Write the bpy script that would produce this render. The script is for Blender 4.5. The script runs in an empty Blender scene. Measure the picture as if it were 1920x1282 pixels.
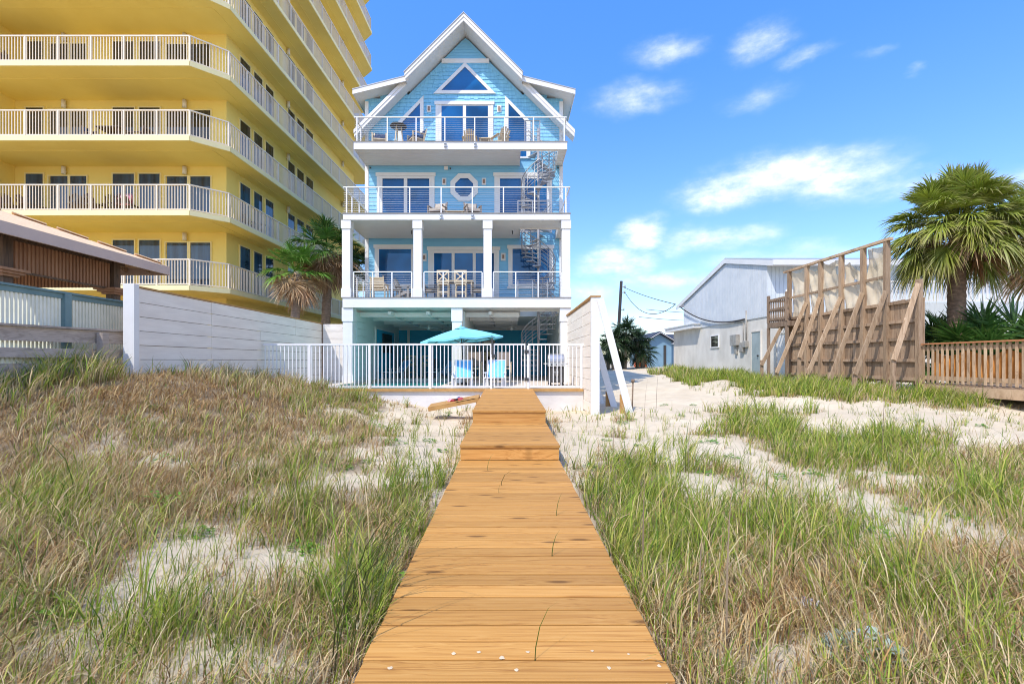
import bpy, math, random
import numpy as np
from mathutils import Vector, Matrix
random.seed(7); RNG = np.random.default_rng(7)
SC = bpy.context.scene
COL = SC.collection
F = 900.0; CX, CY = 952.0, 676.0; EYE = 1.49
def W(px, py, Y):            # photo measurement -> world point at depth Y
    return ((px-CX)*Y/F, Y, EYE+(CY-py)*Y/F)
def WX(px, Y): return (px-CX)*Y/F
def WZ(py, Y): return EYE+(CY-py)*Y/F

# ------------------------------------------------------------------ materials
def new_mat(name):
    m = bpy.data.materials.new(name); m.use_nodes = True
    nt = m.node_tree; b = nt.nodes['Principled BSDF']
    return m, nt, b
def N(nt, t, **kw):
    n = nt.nodes.new(t)
    for k, v in kw.items():
        if k in n.inputs.keys(): n.inputs[k].default_value = v
        else: setattr(n, k, v)
    return n
def rgba(c): return (c[0], c[1], c[2], 1.0)
def pm(name, c1, c2=None, scale=3.0, rough=0.6, bump=0.0, bscale=40.0, stretch=(1,1,1), detail=5, metallic=0.0, lo=0.35, hi=0.65, spec=0.5):
    m, nt, b = new_mat(name); L = nt.links.new
    if c2 is None: c2 = tuple(v*0.86 for v in c1)
    tc = N(nt, 'ShaderNodeTexCoord'); mp = N(nt, 'ShaderNodeMapping'); mp.inputs['Scale'].default_value = stretch
    L(tc.outputs['Object'], mp.inputs['Vector'])
    nz = N(nt, 'ShaderNodeTexNoise', Scale=scale, Detail=detail, Roughness=0.6)
    L(mp.outputs[0], nz.inputs['Vector'])
    rp = N(nt, 'ShaderNodeValToRGB'); rp.color_ramp.elements[0].position = lo; rp.color_ramp.elements[1].position = hi
    rp.color_ramp.elements[0].color = rgba(c2); rp.color_ramp.elements[1].color = rgba(c1)
    L(nz.outputs['Fac'], rp.inputs['Fac']); L(rp.outputs['Color'], b.inputs['Base Color'])
    b.inputs['Roughness'].default_value = rough; b.inputs['Metallic'].default_value = metallic
    b.inputs['Specular IOR Level'].default_value = spec
    if bump:
        n2 = N(nt, 'ShaderNodeTexNoise', Scale=bscale, Detail=4)
        L(mp.outputs[0], n2.inputs['Vector'])
        bp = N(nt, 'ShaderNodeBump', Strength=bump, Distance=0.02)
        L(n2.outputs['Fac'], bp.inputs['Height']); L(bp.outputs[0], b.inputs['Normal'])
    return m
def groove_mat(name, c1, c2, axis, period, width=0.12, rough=0.6, depth=0.012, strength=0.8):
    """painted sheet siding / beadboard: thin grooves every `period` metres along an axis"""
    m, nt, b = new_mat(name); L = nt.links.new
    tc = N(nt, 'ShaderNodeTexCoord'); sp = N(nt, 'ShaderNodeSeparateXYZ'); L(tc.outputs['Object'], sp.inputs[0])
    dv = N(nt, 'ShaderNodeMath', operation='DIVIDE'); L(sp.outputs[axis], dv.inputs[0]); dv.inputs[1].default_value = period
    fr = N(nt, 'ShaderNodeMath', operation='FRACT'); L(dv.outputs[0], fr.inputs[0])
    lt = N(nt, 'ShaderNodeMath', operation='GREATER_THAN'); L(fr.outputs[0], lt.inputs[0]); lt.inputs[1].default_value = width
    nz = N(nt, 'ShaderNodeTexNoise', Scale=1.7, Detail=5); L(tc.outputs['Object'], nz.inputs['Vector'])
    rp = N(nt, 'ShaderNodeValToRGB'); rp.color_ramp.elements[0].position = .35; rp.color_ramp.elements[1].position = .65
    rp.color_ramp.elements[0].color = rgba(c2); rp.color_ramp.elements[1].color = rgba(c1)
    L(nz.outputs['Fac'], rp.inputs['Fac'])
    L(rp.outputs[0], b.inputs['Base Color'])
    bp = N(nt, 'ShaderNodeBump', Strength=strength, Distance=depth); L(lt.outputs[0], bp.inputs['Height']); L(bp.outputs[0], b.inputs['Normal'])
    b.inputs['Roughness'].default_value = rough
    return m
def glass_mat(name, base, rough=0.02, ior=1.8, stretch=(1,1,1)):
    m, nt, b = new_mat(name); L = nt.links.new
    tc = N(nt, 'ShaderNodeTexCoord'); nz = N(nt, 'ShaderNodeTexNoise', Scale=0.6, Detail=2)
    L(tc.outputs['Object'], nz.inputs['Vector'])
    rp = N(nt, 'ShaderNodeValToRGB'); rp.color_ramp.elements[0].color = rgba(tuple(v*.4 for v in base)); rp.color_ramp.elements[1].color = rgba(tuple(v*1.15 for v in base)); mpg = N(nt, 'ShaderNodeMapping'); mpg.inputs['Scale'].default_value = stretch; L(tc.outputs['Object'], mpg.inputs[0]); L(mpg.outputs[0], nz.inputs['Vector']); rp.color_ramp.elements[0].position = .35; rp.color_ramp.elements[1].position = .65
    L(nz.outputs['Fac'], rp.inputs['Fac']); L(rp.outputs[0], b.inputs['Base Color'])
    b.inputs['Roughness'].default_value = rough; b.inputs['IOR'].default_value = ior
    bp = N(nt, 'ShaderNodeBump', Strength=0.015, Distance=0.05); L(nz.outputs['Fac'], bp.inputs['Height']); L(bp.outputs[0], b.inputs['Normal'])
    return m
def leaf_mat(name, rough=0.55, transl=0.3):
    """foliage whose own pigment comes from a per-leaf colour attribute"""
    m, nt, b = new_mat(name); L = nt.links.new
    at = N(nt, 'ShaderNodeAttribute', attribute_name='Col')
    L(at.outputs['Color'], b.inputs['Base Color']); b.inputs['Roughness'].default_value = rough
    b.inputs['Specular IOR Level'].default_value = 0.35
    tr = N(nt, 'ShaderNodeBsdfTranslucent'); L(at.outputs['Color'], tr.inputs['Color'])
    mx = N(nt, 'ShaderNodeMixShader'); mx.inputs[0].default_value = transl
    L(b.outputs[0], mx.inputs[1]); L(tr.outputs[0], mx.inputs[2]); L(mx.outputs[0], nt.nodes['Material Output'].inputs['Surface'])
    return m
def wood_mat(name, c_lt, c_md, c_dk, grain=(1.0, 16, 16), knots=True, rough=0.6, axis='X', var=(.84, 1.14)):
    """sawn timber; grain along an axis, per-board offset from the 'bid' attribute"""
    m, nt, b = new_mat(name); L = nt.links.new
    tc = N(nt, 'ShaderNodeTexCoord'); at = N(nt, 'ShaderNodeAttribute', attribute_name='bid')
    ml = N(nt, 'ShaderNodeVectorMath', operation='SCALE'); L(at.outputs['Color'], ml.inputs[0]); ml.inputs['Scale'].default_value = 37.0
    ad = N(nt, 'ShaderNodeVectorMath', operation='ADD'); L(tc.outputs['Object'], ad.inputs[0]); L(ml.outputs[0], ad.inputs[1])
    mp = N(nt, 'ShaderNodeMapping'); mp.inputs['Scale'].default_value = grain; L(ad.outputs[0], mp.inputs['Vector'])
    vor = N(nt, 'ShaderNodeTexVoronoi'); vor.voronoi_dimensions = '2D' if axis == 'X' else '3D'; vor.inputs['Scale'].default_value = 1.0; vor.inputs['Randomness'].default_value = 1.0
    mk = N(nt, 'ShaderNodeMapping')
    g = {'X': (1.15, 4.5, 4.5), 'Y': (4.5, 1.15, 4.5), 'Z': (4.5, 4.5, 1.15)}[axis]
    mk.inputs['Scale'].default_value = g; L(ad.outputs[0], mk.inputs['Vector']); L(mk.outputs[0], vor.inputs['Vector'])
    nz = N(nt, 'ShaderNodeTexNoise', Scale=1.0, Detail=7, Roughness=0.62, Distortion=1.2)
    # grain bends round the knots
    kb = N(nt, 'ShaderNodeMapRange'); kb.inputs['From Min'].default_value = 0.0; kb.inputs['From Max'].default_value = 0.45; kb.inputs['To Min'].default_value = 1.2; kb.inputs['To Max'].default_value = 0
    L(vor.outputs['Distance'], kb.inputs['Value'])
    av = N(nt, 'ShaderNodeVectorMath', operation='ADD'); L(mp.outputs[0], av.inputs[0])
    cb = N(nt, 'ShaderNodeCombineXYZ'); L(kb.outputs[0], cb.inputs[0]); L(kb.outputs[0], cb.inputs[1]); L(kb.outputs[0], cb.inputs[2]); L(cb.outputs[0], av.inputs[1])
    L(av.outputs[0], nz.inputs['Vector'])
    rp = N(nt, 'ShaderNodeValToRGB'); e = rp.color_ramp.elements
    e[0].position = .34; e[0].color = rgba(c_dk); e[1].position = .66; e[1].color = rgba(c_lt)
    k = e.new(.47); k.color = rgba(c_md)
    L(nz.outputs['Fac'], rp.inputs['Fac'])
    hs = N(nt, 'ShaderNodeHueSaturation'); L(rp.outputs[0], hs.inputs['Color'])
    mr = N(nt, 'ShaderNodeMapRange'); mr.inputs['To Min'].default_value = var[0]; mr.inputs['To Max'].default_value = var[1]
    sp = N(nt, 'ShaderNodeSeparateXYZ'); L(at.outputs['Color'], sp.inputs[0]); L(sp.outputs[0], mr.inputs['Value']); L(mr.outputs[0], hs.inputs['Value'])
    out = hs.outputs[0]
    if knots:
        kr = N(nt, 'ShaderNodeValToRGB'); ke = kr.color_ramp.elements
        ke[0].position = 0.05; ke[0].color = (1, 1, 1, 1); ke[1].position = 0.12; ke[1].color = (0, 0, 0, 1)
        L(vor.outputs['Distance'], kr.inputs['Fac'])
        th = N(nt, 'ShaderNodeSeparateXYZ'); L(vor.outputs['Color'], th.inputs[0])
        gt = N(nt, 'ShaderNodeMath', operation='GREATER_THAN'); L(th.outputs[0], gt.inputs[0]); gt.inputs[1].default_value = .55
        mu = N(nt, 'ShaderNodeMath', operation='MULTIPLY'); L(kr.outputs[0], mu.inputs[0]); L(gt.outputs[0], mu.inputs[1])
        mu2 = N(nt, 'ShaderNodeMath', operation='MULTIPLY'); L(mu.outputs[0], mu2.inputs[0]); mu2.inputs[1].default_value = .85
        mx = N(nt, 'ShaderNodeMixRGB'); mx.inputs[2].default_value = rgba(tuple(v*.42 for v in c_dk))
        L(mu2.outputs[0], mx.inputs[0]); L(out, mx.inputs[1]); out = mx.outputs[0]
    L(out, b.inputs['Base Color']); b.inputs['Roughness'].default_value = rough
    b.inputs['Specular IOR Level'].default_value = 0.3
    bp = N(nt, 'ShaderNodeBump', Strength=.25, Distance=.004); L(nz.outputs['Fac'], bp.inputs['Height']); L(bp.outputs[0], b.inputs['Normal'])
    return m

M = {}
M['white'] = pm('white_paint', (.78,.765,.74), (.71,.695,.67), 1.3, .5, .05, 30)
M['trim'] = pm('white_trim', (.78,.77,.75), (.73,.72,.70), 2.0, .45)
M['soffit'] = groove_mat('beadboard_soffit', (.78,.77,.74), (.73,.72,.70), 1, .14, .1, .5)
M['soffitp'] = pm('white_soffit_board', (.80,.78,.74), (.75,.73,.69), 1.2, .5)
M['lapblue'] = pm('blue_lap_siding', (.225,.53,.745), (.205,.50,.71), 1.2, .55, .08, 60, (1,4,8))
M['shingle'] = pm('blue_shingle', (.25,.58,.78), (.19,.49,.70), 2.2, .6, .15, 90, (6,6,1))
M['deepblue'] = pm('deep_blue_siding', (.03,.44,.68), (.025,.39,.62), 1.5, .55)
M['paleinner'] = pm('pale_inner_wall', (.72,.78,.75), (.66,.73,.70), .8, .5)
M['glass'] = glass_mat('sky_reflection_glass', (.006,.105,.30), .012, 1.6)  # blue base paints the reflected sky into the panes
M['darkglass'] = glass_mat('dark_window_glass', (.06,.055,.048), .02, 1.6, (9,9,.25))
M['towerglass'] = glass_mat('tower_window_glass', (.03,.075,.15), .02, 1.7, (7,7,.5))  # bluish base holds the sky reflection as colour
M['curtain'] = pm('grey_curtain', (.22,.20,.17), (.12,.11,.10), 9, .8, 0, 1, (8,1,.1))
M['yellow'] = pm('yellow_stucco', (.86,.69,.215), (.81,.635,.18), .55, .75, .2, 45, (1,1,.35), 7)
M['paleyellow'] = pm('pale_yellow_stucco', (.86,.76,.42), (.80,.70,.38), 1.1, .75, .1, 45, (1,1,.5), 7)
M['rail'] = pm('cream_rail_paint', (.76,.66,.52), (.70,.60,.47), 2, .45)
M['whiterail'] = pm('white_rail_paint', (.82,.81,.80), (.76,.75,.74), 3, .35)
M['steel'] = pm('brushed_steel', (.62,.63,.65), (.5,.51,.53), 6, .3, metallic=.7)
M['galv'] = pm('white_coated_steel', (.42,.42,.43), (.33,.33,.34), 3, .4, metallic=.25)
M['plank'] = pm('white_fence_paint', (.86,.79,.70), (.76,.69,.61), 1.6, .6, .25, 22, (.6,.6,5))
M['tancap'] = pm('raw_pine', (.50,.28,.09), (.40,.21,.06), 5, .6, .15, 40, (1,1,1))
M['pine'] = wood_mat('fresh_pine_decking', (.56,.30,.086), (.49,.24,.058), (.34,.15,.035), (.9,55,55), var=(.82,1.12))
M['pine_face'] = wood_mat('fresh_pine_fascia', (.62,.33,.10), (.55,.27,.07), (.36,.155,.036), (1.0,20,20))
M['pine_end'] = pm('pine_framing', (.45,.24,.08), (.32,.16,.05), 4, .7)
M['greywood'] = wood_mat('weathered_wood', (.34,.245,.17), (.26,.18,.12), (.16,.105,.068), (14,14,1.2), False, .8, 'Z')
M['newwood'] = wood_mat('tan_weathered_post', (.50,.36,.235), (.40,.275,.175), (.26,.17,.105), (14,14,1.2), True, .75, 'Z', (.7,1.15))
M['brace'] = wood_mat('tan_timber_brace', (.55,.40,.26), (.45,.31,.19), (.30,.195,.115), (12,4,2), False, .75, 'Z', (.75,1.15))
M['plankboards'] = wood_mat('old_plank_boards', (.47,.335,.225), (.37,.255,.165), (.23,.15,.095), (12,12,1.0), True, .85, 'Z', (.62,1.2))
M['darkwood'] = wood_mat('dark_stained_wood', (.16,.10,.065), (.11,.07,.045), (.06,.04,.028), (14,14,1), False, .6, 'Z')
M['slatwood'] = pm('red_brown_slat', (.40,.21,.11), (.27,.13,.065), 4, .6, .2, 30, (1,1,.2))
M['greyrail'] = wood_mat('grey_rail_board', (.48,.40,.34), (.40,.33,.28), (.28,.23,.195), (14,1.0,14), False, .8, 'Y')
M['teal'] = pm('teal_grey_paint', (.16,.26,.27), (.12,.21,.22), 3, .6, .1, 30)
M['greenslat'] = pm('pale_green_slat', (.78,.78,.66), (.68,.69,.58), 3, .6)
M['shingleroof'] = pm('tan_shingle_roof', (.82,.60,.38), (.70,.50,.31), 8, .85, .5, 30)
M['mauve'] = pm('mauve_fascia', (.54,.42,.36), (.49,.38,.33), 2, .6)
M['roofmetal'] = pm('grey_roof_metal', (.45,.46,.48), (.38,.39,.41), 1, .4, metallic=.3)
M['darkroof'] = pm('blue_black_shingles', (.05,.06,.09), (.03,.04,.06), 6, .9)
M['stucco'] = pm('white_stucco', (.74,.70,.63), (.58,.54,.47), .9, .85, .35, 30, (1,1,.6), 8, lo=.3, hi=.6)
M['sidingV'] = groove_mat('blue_white_panel_siding', (.64,.68,.70), (.56,.61,.64), 0, .21, .08, .7)
M['sidingY'] = groove_mat('blue_white_panel_siding_side', (.68,.70,.71), (.60,.63,.65), 1, .21, .08, .7)
M['farblue'] = pm('faded_blue_wall', (.20,.33,.42), (.17,.29,.38), 1, .7)
M['greydoor'] = pm('grey_green_door', (.36,.42,.42), (.28,.34,.34), 2, .6)
M['metalbox'] = pm('grey_meter_box', (.42,.40,.36), (.30,.27,.23), 5, .5, metallic=.2)
M['black'] = pm('black_metal', (.02,.02,.022), (.012,.012,.013), 4, .45)
M['charcoal'] = pm('charcoal_paint', (.06,.058,.055), (.04,.04,.04), 4, .5)
M['umb'] = pm('turquoise_canvas', (.22,.61,.70), (.19,.56,.65), 2, .8)
M['sling'] = pm('blue_sling_fabric', (.16,.50,.80), (.13,.44,.74), 5, .75)
M['slingtan'] = pm('brown_mesh_fabric', (.26,.21,.17), (.2,.16,.13), 40, .8)
M['poly'] = pm('cream_poly_lumber', (.68,.55,.36), (.60,.47,.30), 3, .5)
M['polygrey'] = pm('grey_poly_lumber', (.30,.28,.26), (.24,.22,.2), 3, .5)
M['polybrown'] = pm('brown_poly_lumber', (.10,.06,.045), (.07,.045,.035), 3, .5)
M['bluecush'] = pm('navy_cushion', (.02,.05,.13), (.015,.035,.1), 10, .8)
M['beigecush'] = pm('beige_cushion', (.50,.43,.35), (.42,.36,.29), 10, .85)
M['tile'] = pm('cream_pool_deck', (.70,.61,.50), (.62,.54,.45), 3, .6, .1, 20)
M['curb'] = pm('white_render', (.72,.70,.67), (.62,.59,.56), 1.3, .8, .2, 20, (1,1,2))
M['orange'] = pm('orange_tarp', (.62,.27,.06), (.50,.20,.04), 1.2, .75, .6, 3)
M['toprail'] = pm('orange_brown_rail', (.50,.21,.09), (.42,.17,.07), 4, .6)
M['bark'] = pm('palm_bark', (.30,.19,.12), (.15,.095,.06), 6, .95, .9, 18, (1,1,2.2), 7)
M['barkgrey'] = pm('grey_palm_bark', (.34,.26,.20), (.20,.15,.11), 6, .95, .8, 18, (1,1,3), 6)
M['frond'] = leaf_mat('palm_frond', .45, .22)
M['grass'] = leaf_mat('grass_blade', .6, .22)
M['creosote'] = pm('creosote_pole', (.04,.035,.035), (.025,.022,.022), 6, .9, .3, 30, (1,1,.1))
M['redblue'] = pm('red_fabric', (.45,.06,.05), (.30,.05,.08), 30, .9)
M['bluefab'] = pm('navy_fabric', (.08,.10,.32), (.05,.06,.2), 30, .9)
M['whitefab'] = pm('white_fabric', (.72,.70,.70), (.6,.58,.6), 20, .9)
M['pink'] = pm('pink_towel', (.62,.10,.20), (.60,.45,.45), 18, .9)
M['dustmiller'] = leaf_mat('silver_leaf', .7, .1)
M['emberorange'] = pm('orange_plastic', (.75,.16,.04), (.6,.12,.03), 3, .5)
M['lampshade'] = pm('cream_lamp_metal', (.74,.70,.62), (.68,.64,.56), 4, .5)
M['copper'] = pm('sconce_center', (.34,.22,.16), (.25,.15,.1), 10, .5)
M['cover'] = pm('steel_grill_lid', (.5,.5,.5), (.4,.4,.41), 3, .35, metallic=.8)

def water_mat():
    m, nt, b = new_mat('pool_water'); L = nt.links.new
    tc = N(nt, 'ShaderNodeTexCoord'); nz = N(nt, 'ShaderNodeTexNoise', Scale=3.0, Detail=3); L(tc.outputs['Object'], nz.inputs['Vector'])
    rp = N(nt, 'ShaderNodeValToRGB'); rp.color_ramp.elements[0].color = (.03,.34,.30,1); rp.color_ramp.elements[1].color = (.06,.48,.42,1)
    L(nz.outputs['Fac'], rp.inputs[0]); L(rp.outputs[0], b.inputs['Base Color'])
    b.inputs['Roughness'].default_value = .08
    bp = N(nt, 'ShaderNodeBump', Strength=.6, Distance=.03); L(nz.outputs['Fac'], bp.inputs['Height']); L(bp.outputs[0], b.inputs['Normal'])
    return m
M['water'] = water_mat()
def sand_mat():
    m, nt, b = new_mat('beach_sand'); L = nt.links.new
    tc = N(nt, 'ShaderNodeTexCoord')
    n1 = N(nt, 'ShaderNodeTexNoise', Scale=.9, Detail=8, Roughness=.65); L(tc.outputs['Object'], n1.inputs['Vector'])
    rp = N(nt, 'ShaderNodeValToRGB'); e = rp.color_ramp.elements
    e[0].position = .3; e[0].color = (.58,.475,.33,1); e[1].position = .68; e[1].color = (.75,.64,.465,1)
    L(n1.outputs['Fac'], rp.inputs['Fac'])
    # scraps of dead grass and roots lying on the sand
    n2 = N(nt, 'ShaderNodeTexNoise', Scale=22, Detail=6, Roughness=.75, Distortion=2.0); L(tc.outputs['Object'], n2.inputs['Vector'])
    r2 = N(nt, 'ShaderNodeValToRGB'); r2.color_ramp.elements[0].position = .60; r2.color_ramp.elements[1].position = .68
    L(n2.outputs['Fac'], r2.inputs['Fac'])
    at = N(nt, 'ShaderNodeAttribute', attribute_name='litter')
    mu = N(nt, 'ShaderNodeMath', operation='MULTIPLY'); L(r2.outputs[0], mu.inputs[0]); L(at.outputs['Fac'], mu.inputs[1])
    mx = N(nt, 'ShaderNodeMixRGB'); mx.inputs[2].default_value = (.20,.13,.075,1); L(mu.outputs[0], mx.inputs[0]); L(rp.outputs[0], mx.inputs[1])
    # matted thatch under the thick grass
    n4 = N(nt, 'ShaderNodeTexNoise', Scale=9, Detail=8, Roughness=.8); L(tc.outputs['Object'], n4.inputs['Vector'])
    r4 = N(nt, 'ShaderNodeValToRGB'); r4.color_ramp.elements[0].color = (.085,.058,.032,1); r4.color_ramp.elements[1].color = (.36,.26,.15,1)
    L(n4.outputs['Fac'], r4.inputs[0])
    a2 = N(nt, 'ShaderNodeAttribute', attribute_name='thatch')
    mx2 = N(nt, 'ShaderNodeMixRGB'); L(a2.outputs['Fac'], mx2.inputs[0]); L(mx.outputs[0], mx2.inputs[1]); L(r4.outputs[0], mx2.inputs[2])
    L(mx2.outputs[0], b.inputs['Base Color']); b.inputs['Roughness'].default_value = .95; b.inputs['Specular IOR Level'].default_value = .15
    n3 = N(nt, 'ShaderNodeTexNoise', Scale=14, Detail=9, Roughness=.75); L(tc.outputs['Object'], n3.inputs['Vector'])
    bp = N(nt, 'ShaderNodeBump', Strength=.75, Distance=.06); L(n3.outputs['Fac'], bp.inputs['Height']); L(bp.outputs[0], b.inputs['Normal'])
    return m
M['sand'] = sand_mat()
def tarp_mat():
    m, nt, b = new_mat('torn_tan_tarp'); L = nt.links.new
    tc = N(nt, 'ShaderNodeTexCoord'); nz = N(nt, 'ShaderNodeTexNoise', Scale=1.6, Detail=5); L(tc.outputs['Object'], nz.inputs['Vector'])
    rp = N(nt, 'ShaderNodeValToRGB'); rp.color_ramp.elements[0].position = .3; rp.color_ramp.elements[0].color = (.66,.54,.37,1); rp.color_ramp.elements[1].position = .7; rp.color_ramp.elements[1].color = (.80,.68,.49,1)
    L(nz.outputs['Fac'], rp.inputs[0]); L(rp.outputs[0], b.inputs['Base Color']); b.inputs['Roughness'].default_value = .85
    t1 = N(nt, 'ShaderNodeBsdfTranslucent'); L(rp.outputs[0], t1.inputs[0])
    m1 = N(nt, 'ShaderNodeMixShader'); m1.inputs[0].default_value = .3; L(b.outputs[0], m1.inputs[1]); L(t1.outputs[0], m1.inputs[2])
    t2 = N(nt, 'ShaderNodeBsdfTransparent'); m2 = N(nt, 'ShaderNodeMixShader'); m2.inputs[0].default_value = .12
    L(m1.outputs[0], m2.inputs[1]); L(t2.outputs[0], m2.inputs[2]); L(m2.outputs[0], nt.nodes['Material Output'].inputs['Surface'])
    return m
M['tarp'] = tarp_mat()

# ------------------------------------------------------------------ mesh building
def root_of(o):
    while o.parent: o = o.parent
    return o
class MB:
    def __init__(s): s.v = []; s.f = []; s.mi = []; s.ids = []; s.cur = 0
    def add(s, vs, fs, smooth=False):
        b = len(s.v); s.v.extend([tuple(p) for p in vs])
        r = (random.random(), random.random(), random.random())
        s.ids.extend([r]*len(vs))
        for f in fs: s.f.append(tuple(i+b for i in f)); s.mi.append((s.cur, smooth))
        return s
    def box(s, x0, x1, y0, y1, z0, z1):
        if x0 > x1: x0, x1 = x1, x0
        if y0 > y1: y0, y1 = y1, y0
        if z0 > z1: z0, z1 = z1, z0
        v = [(x0,y0,z0),(x1,y0,z0),(x1,y1,z0),(x0,y1,z0),(x0,y0,z1),(x1,y0,z1),(x1,y1,z1),(x0,y1,z1)]
        return s.add(v, [(3,2,1,0),(4,5,6,7),(0,1,5,4),(1,2,6,5),(2,3,7,6),(3,0,4,7)])
    def bar(s, p, q, w, h, up=(0,0,1)):
        p = Vector(p); q = Vector(q); d = (q-p).normalized(); up = Vector(up)
        if abs(d.dot(up)) > .98: up = Vector((0,1,0))
        a = d.cross(up).normalized()*(w/2); b = a.cross(d).normalized()*(h/2)
        v = [p-a-b, p+a-b, p+a+b, p-a+b, q-a-b, q+a-b, q+a+b, q-a+b]
        return s.add(v, [(3,2,1,0),(4,5,6,7),(0,1,5,4),(1,2,6,5),(2,3,7,6),(3,0,4,7)])
    def tube(s, pts, r, n=8, cap=True):
        pts = [Vector(p) for p in pts]; rs = r if isinstance(r, (list, tuple)) else [r]*len(pts)
        vs = []; k = len(pts); pa = None
        for i, p in enumerate(pts):
            d = (pts[min(i+1,k-1)]-pts[max(i-1,0)]).normalized()
            if pa is None:
                u = Vector((0,0,1)) if abs(d.z) < .95 else Vector((1,0,0)); pa = d.cross(u).normalized()
            else: pa = (pa - d*pa.dot(d)).normalized()
            b = d.cross(pa)
            for j in range(n):
                t = 2*math.pi*j/n; vs.append(p + (pa*math.cos(t)+b*math.sin(t))*rs[i])
        fs = [(i*n+j, i*n+(j+1)%n, (i+1)*n+(j+1)%n, (i+1)*n+j) for i in range(k-1) for j in range(n)]
        s.add(vs, fs, True)
        if cap:
            b = len(s.v)-len(vs)
            s.f.append(tuple(b+j for j in range(n-1,-1,-1))); s.mi.append((s.cur, False))
            s.f.append(tuple(b+(k-1)*n+j for j in range(n))); s.mi.append((s.cur, False))
        return s
    def prism(s, poly, y0, y1, axis='Y'):
        """polygon of (a,b) pairs extruded along an axis: Y -> (x,z), X -> (y,z), Z -> (x,y)"""
        n = len(poly)
        def P(a, b, c): return {'Y': (a, c, b), 'X': (c, a, b), 'Z': (a, b, c)}[axis]
        v = [P(a,b,y0) for a,b in poly]+[P(a,b,y1) for a,b in poly]
        fs = [tuple(range(n)), tuple(range(2*n-1,n-1,-1))]+[(i, i+n, (i+1)%n+n, (i+1)%n) for i in range(n)]
        return s.add(v, fs)
    def ring(s, outer, inner, y0, y1):
        n = len(outer)
        v = [(a,y0,b) for a,b in outer]+[(a,y0,b) for a,b in inner]+[(a,y1,b) for a,b in outer]+[(a,y1,b) for a,b in inner]
        fs = []
        for i in range(n):
            j = (i+1) % n
            fs += [(i,j,j+n,i+n), (i+2*n,i+3*n,j+3*n,j+2*n), (i,i+2*n,j+2*n,j), (i+n,j+n,j+3*n,i+3*n)]
        return s.add(v, fs)
    def lathe(s, prof, c=(0,0,0), n=16):
        vs = [(c[0]+r*math.cos(2*math.pi*j/n), c[1]+r*math.sin(2*math.pi*j/n), c[2]+z) for r, z in prof for j in range(n)]
        k = len(prof)
        fs = [(i*n+j, i*n+(j+1)%n, (i+1)*n+(j+1)%n, (i+1)*n+j) for i in range(k-1) for j in range(n)]
        return s.add(vs, fs, True)
    def build(s, name, mat, parent=None, ids=False, bevel=0.0):
        me = bpy.data.meshes.new(name)
        if parent: off = root_of(parent).location.copy()
        else:
            xs = [p[0] for p in s.v]; ys = [p[1] for p in s.v]; zs = [p[2] for p in s.v]
            off = Vector(((min(xs)+max(xs))/2, (min(ys)+max(ys))/2, min(zs)))
        me.from_pydata([(p[0]-off.x, p[1]-off.y, p[2]-off.z) for p in s.v], [], s.f)
        for m in (mat if isinstance(mat, (list, tuple)) else [mat]): me.materials.append(m)
        me.polygons.foreach_set('material_index', [a for a, _ in s.mi]); me.polygons.foreach_set('use_smooth', [b for _, b in s.mi])
        if ids:
            ca = me.color_attributes.new('bid', 'FLOAT_COLOR', 'POINT')
            ca.data.foreach_set('color', [c for t in s.ids for c in (*t, 1.0)])
        me.validate(); me.update()
        o = bpy.data.objects.new(name, me); COL.objects.link(o)
        if parent: o.parent = parent
        else: o.location = off
        if bevel:
            md = o.modifiers.new('bevel', 'BEVEL'); md.width = bevel; md.segments = 2; md.limit_method = 'ANGLE'
        return o
def tag(o, label=None, cat=None, group=None, kind=None):
    if label: o['label'] = label
    if cat: o['category'] = cat
    if group: o['group'] = group
    if kind: o['kind'] = kind
    return o
def thing(name, loc, label, cat, group=None):
    o = bpy.data.objects.new(name, None); COL.objects.link(o); o.location = loc; o.empty_display_size = .2
    return tag(o, label, cat, group)
def copy_tree(o, parent=None):
    c = o.copy(); COL.objects.link(c)
    if parent: c.parent = parent
    for ch in list(o.children): copy_tree(ch, c)
    return c
def np_mesh(name, verts, quads, cols, mat, parent=None, smooth=True):
    me = bpy.data.meshes.new(name); nv, nq = len(verts), len(quads)
    off = np.zeros(3)
    if parent: off = np.array(root_of(parent).location)
    else: off = np.array([(verts[:,0].min()+verts[:,0].max())/2, (verts[:,1].min()+verts[:,1].max())/2, verts[:,2].min()])
    me.vertices.add(nv); me.vertices.foreach_set('co', (verts-off).astype(np.float32).ravel())
    me.loops.add(nq*4); me.loops.foreach_set('vertex_index', quads.astype(np.int32).ravel())
    me.polygons.add(nq); me.polygons.foreach_set('loop_start', np.arange(0, nq*4, 4, dtype=np.int32))
    me.polygons.foreach_set('use_smooth', np.full(nq, smooth))
    if cols is not None:
        ca = me.color_attributes.new('Col', 'FLOAT_COLOR', 'POINT')
        ca.data.foreach_set('color', np.concatenate([cols, np.ones((nv,1))], 1).astype(np.float32).ravel())
    me.materials.append(mat); me.update(calc_edges=True); me.validate()
    o = bpy.data.objects.new(name, me); COL.objects.link(o)
    if parent: o.parent = parent
    else: o.location = off
    return o

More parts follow.
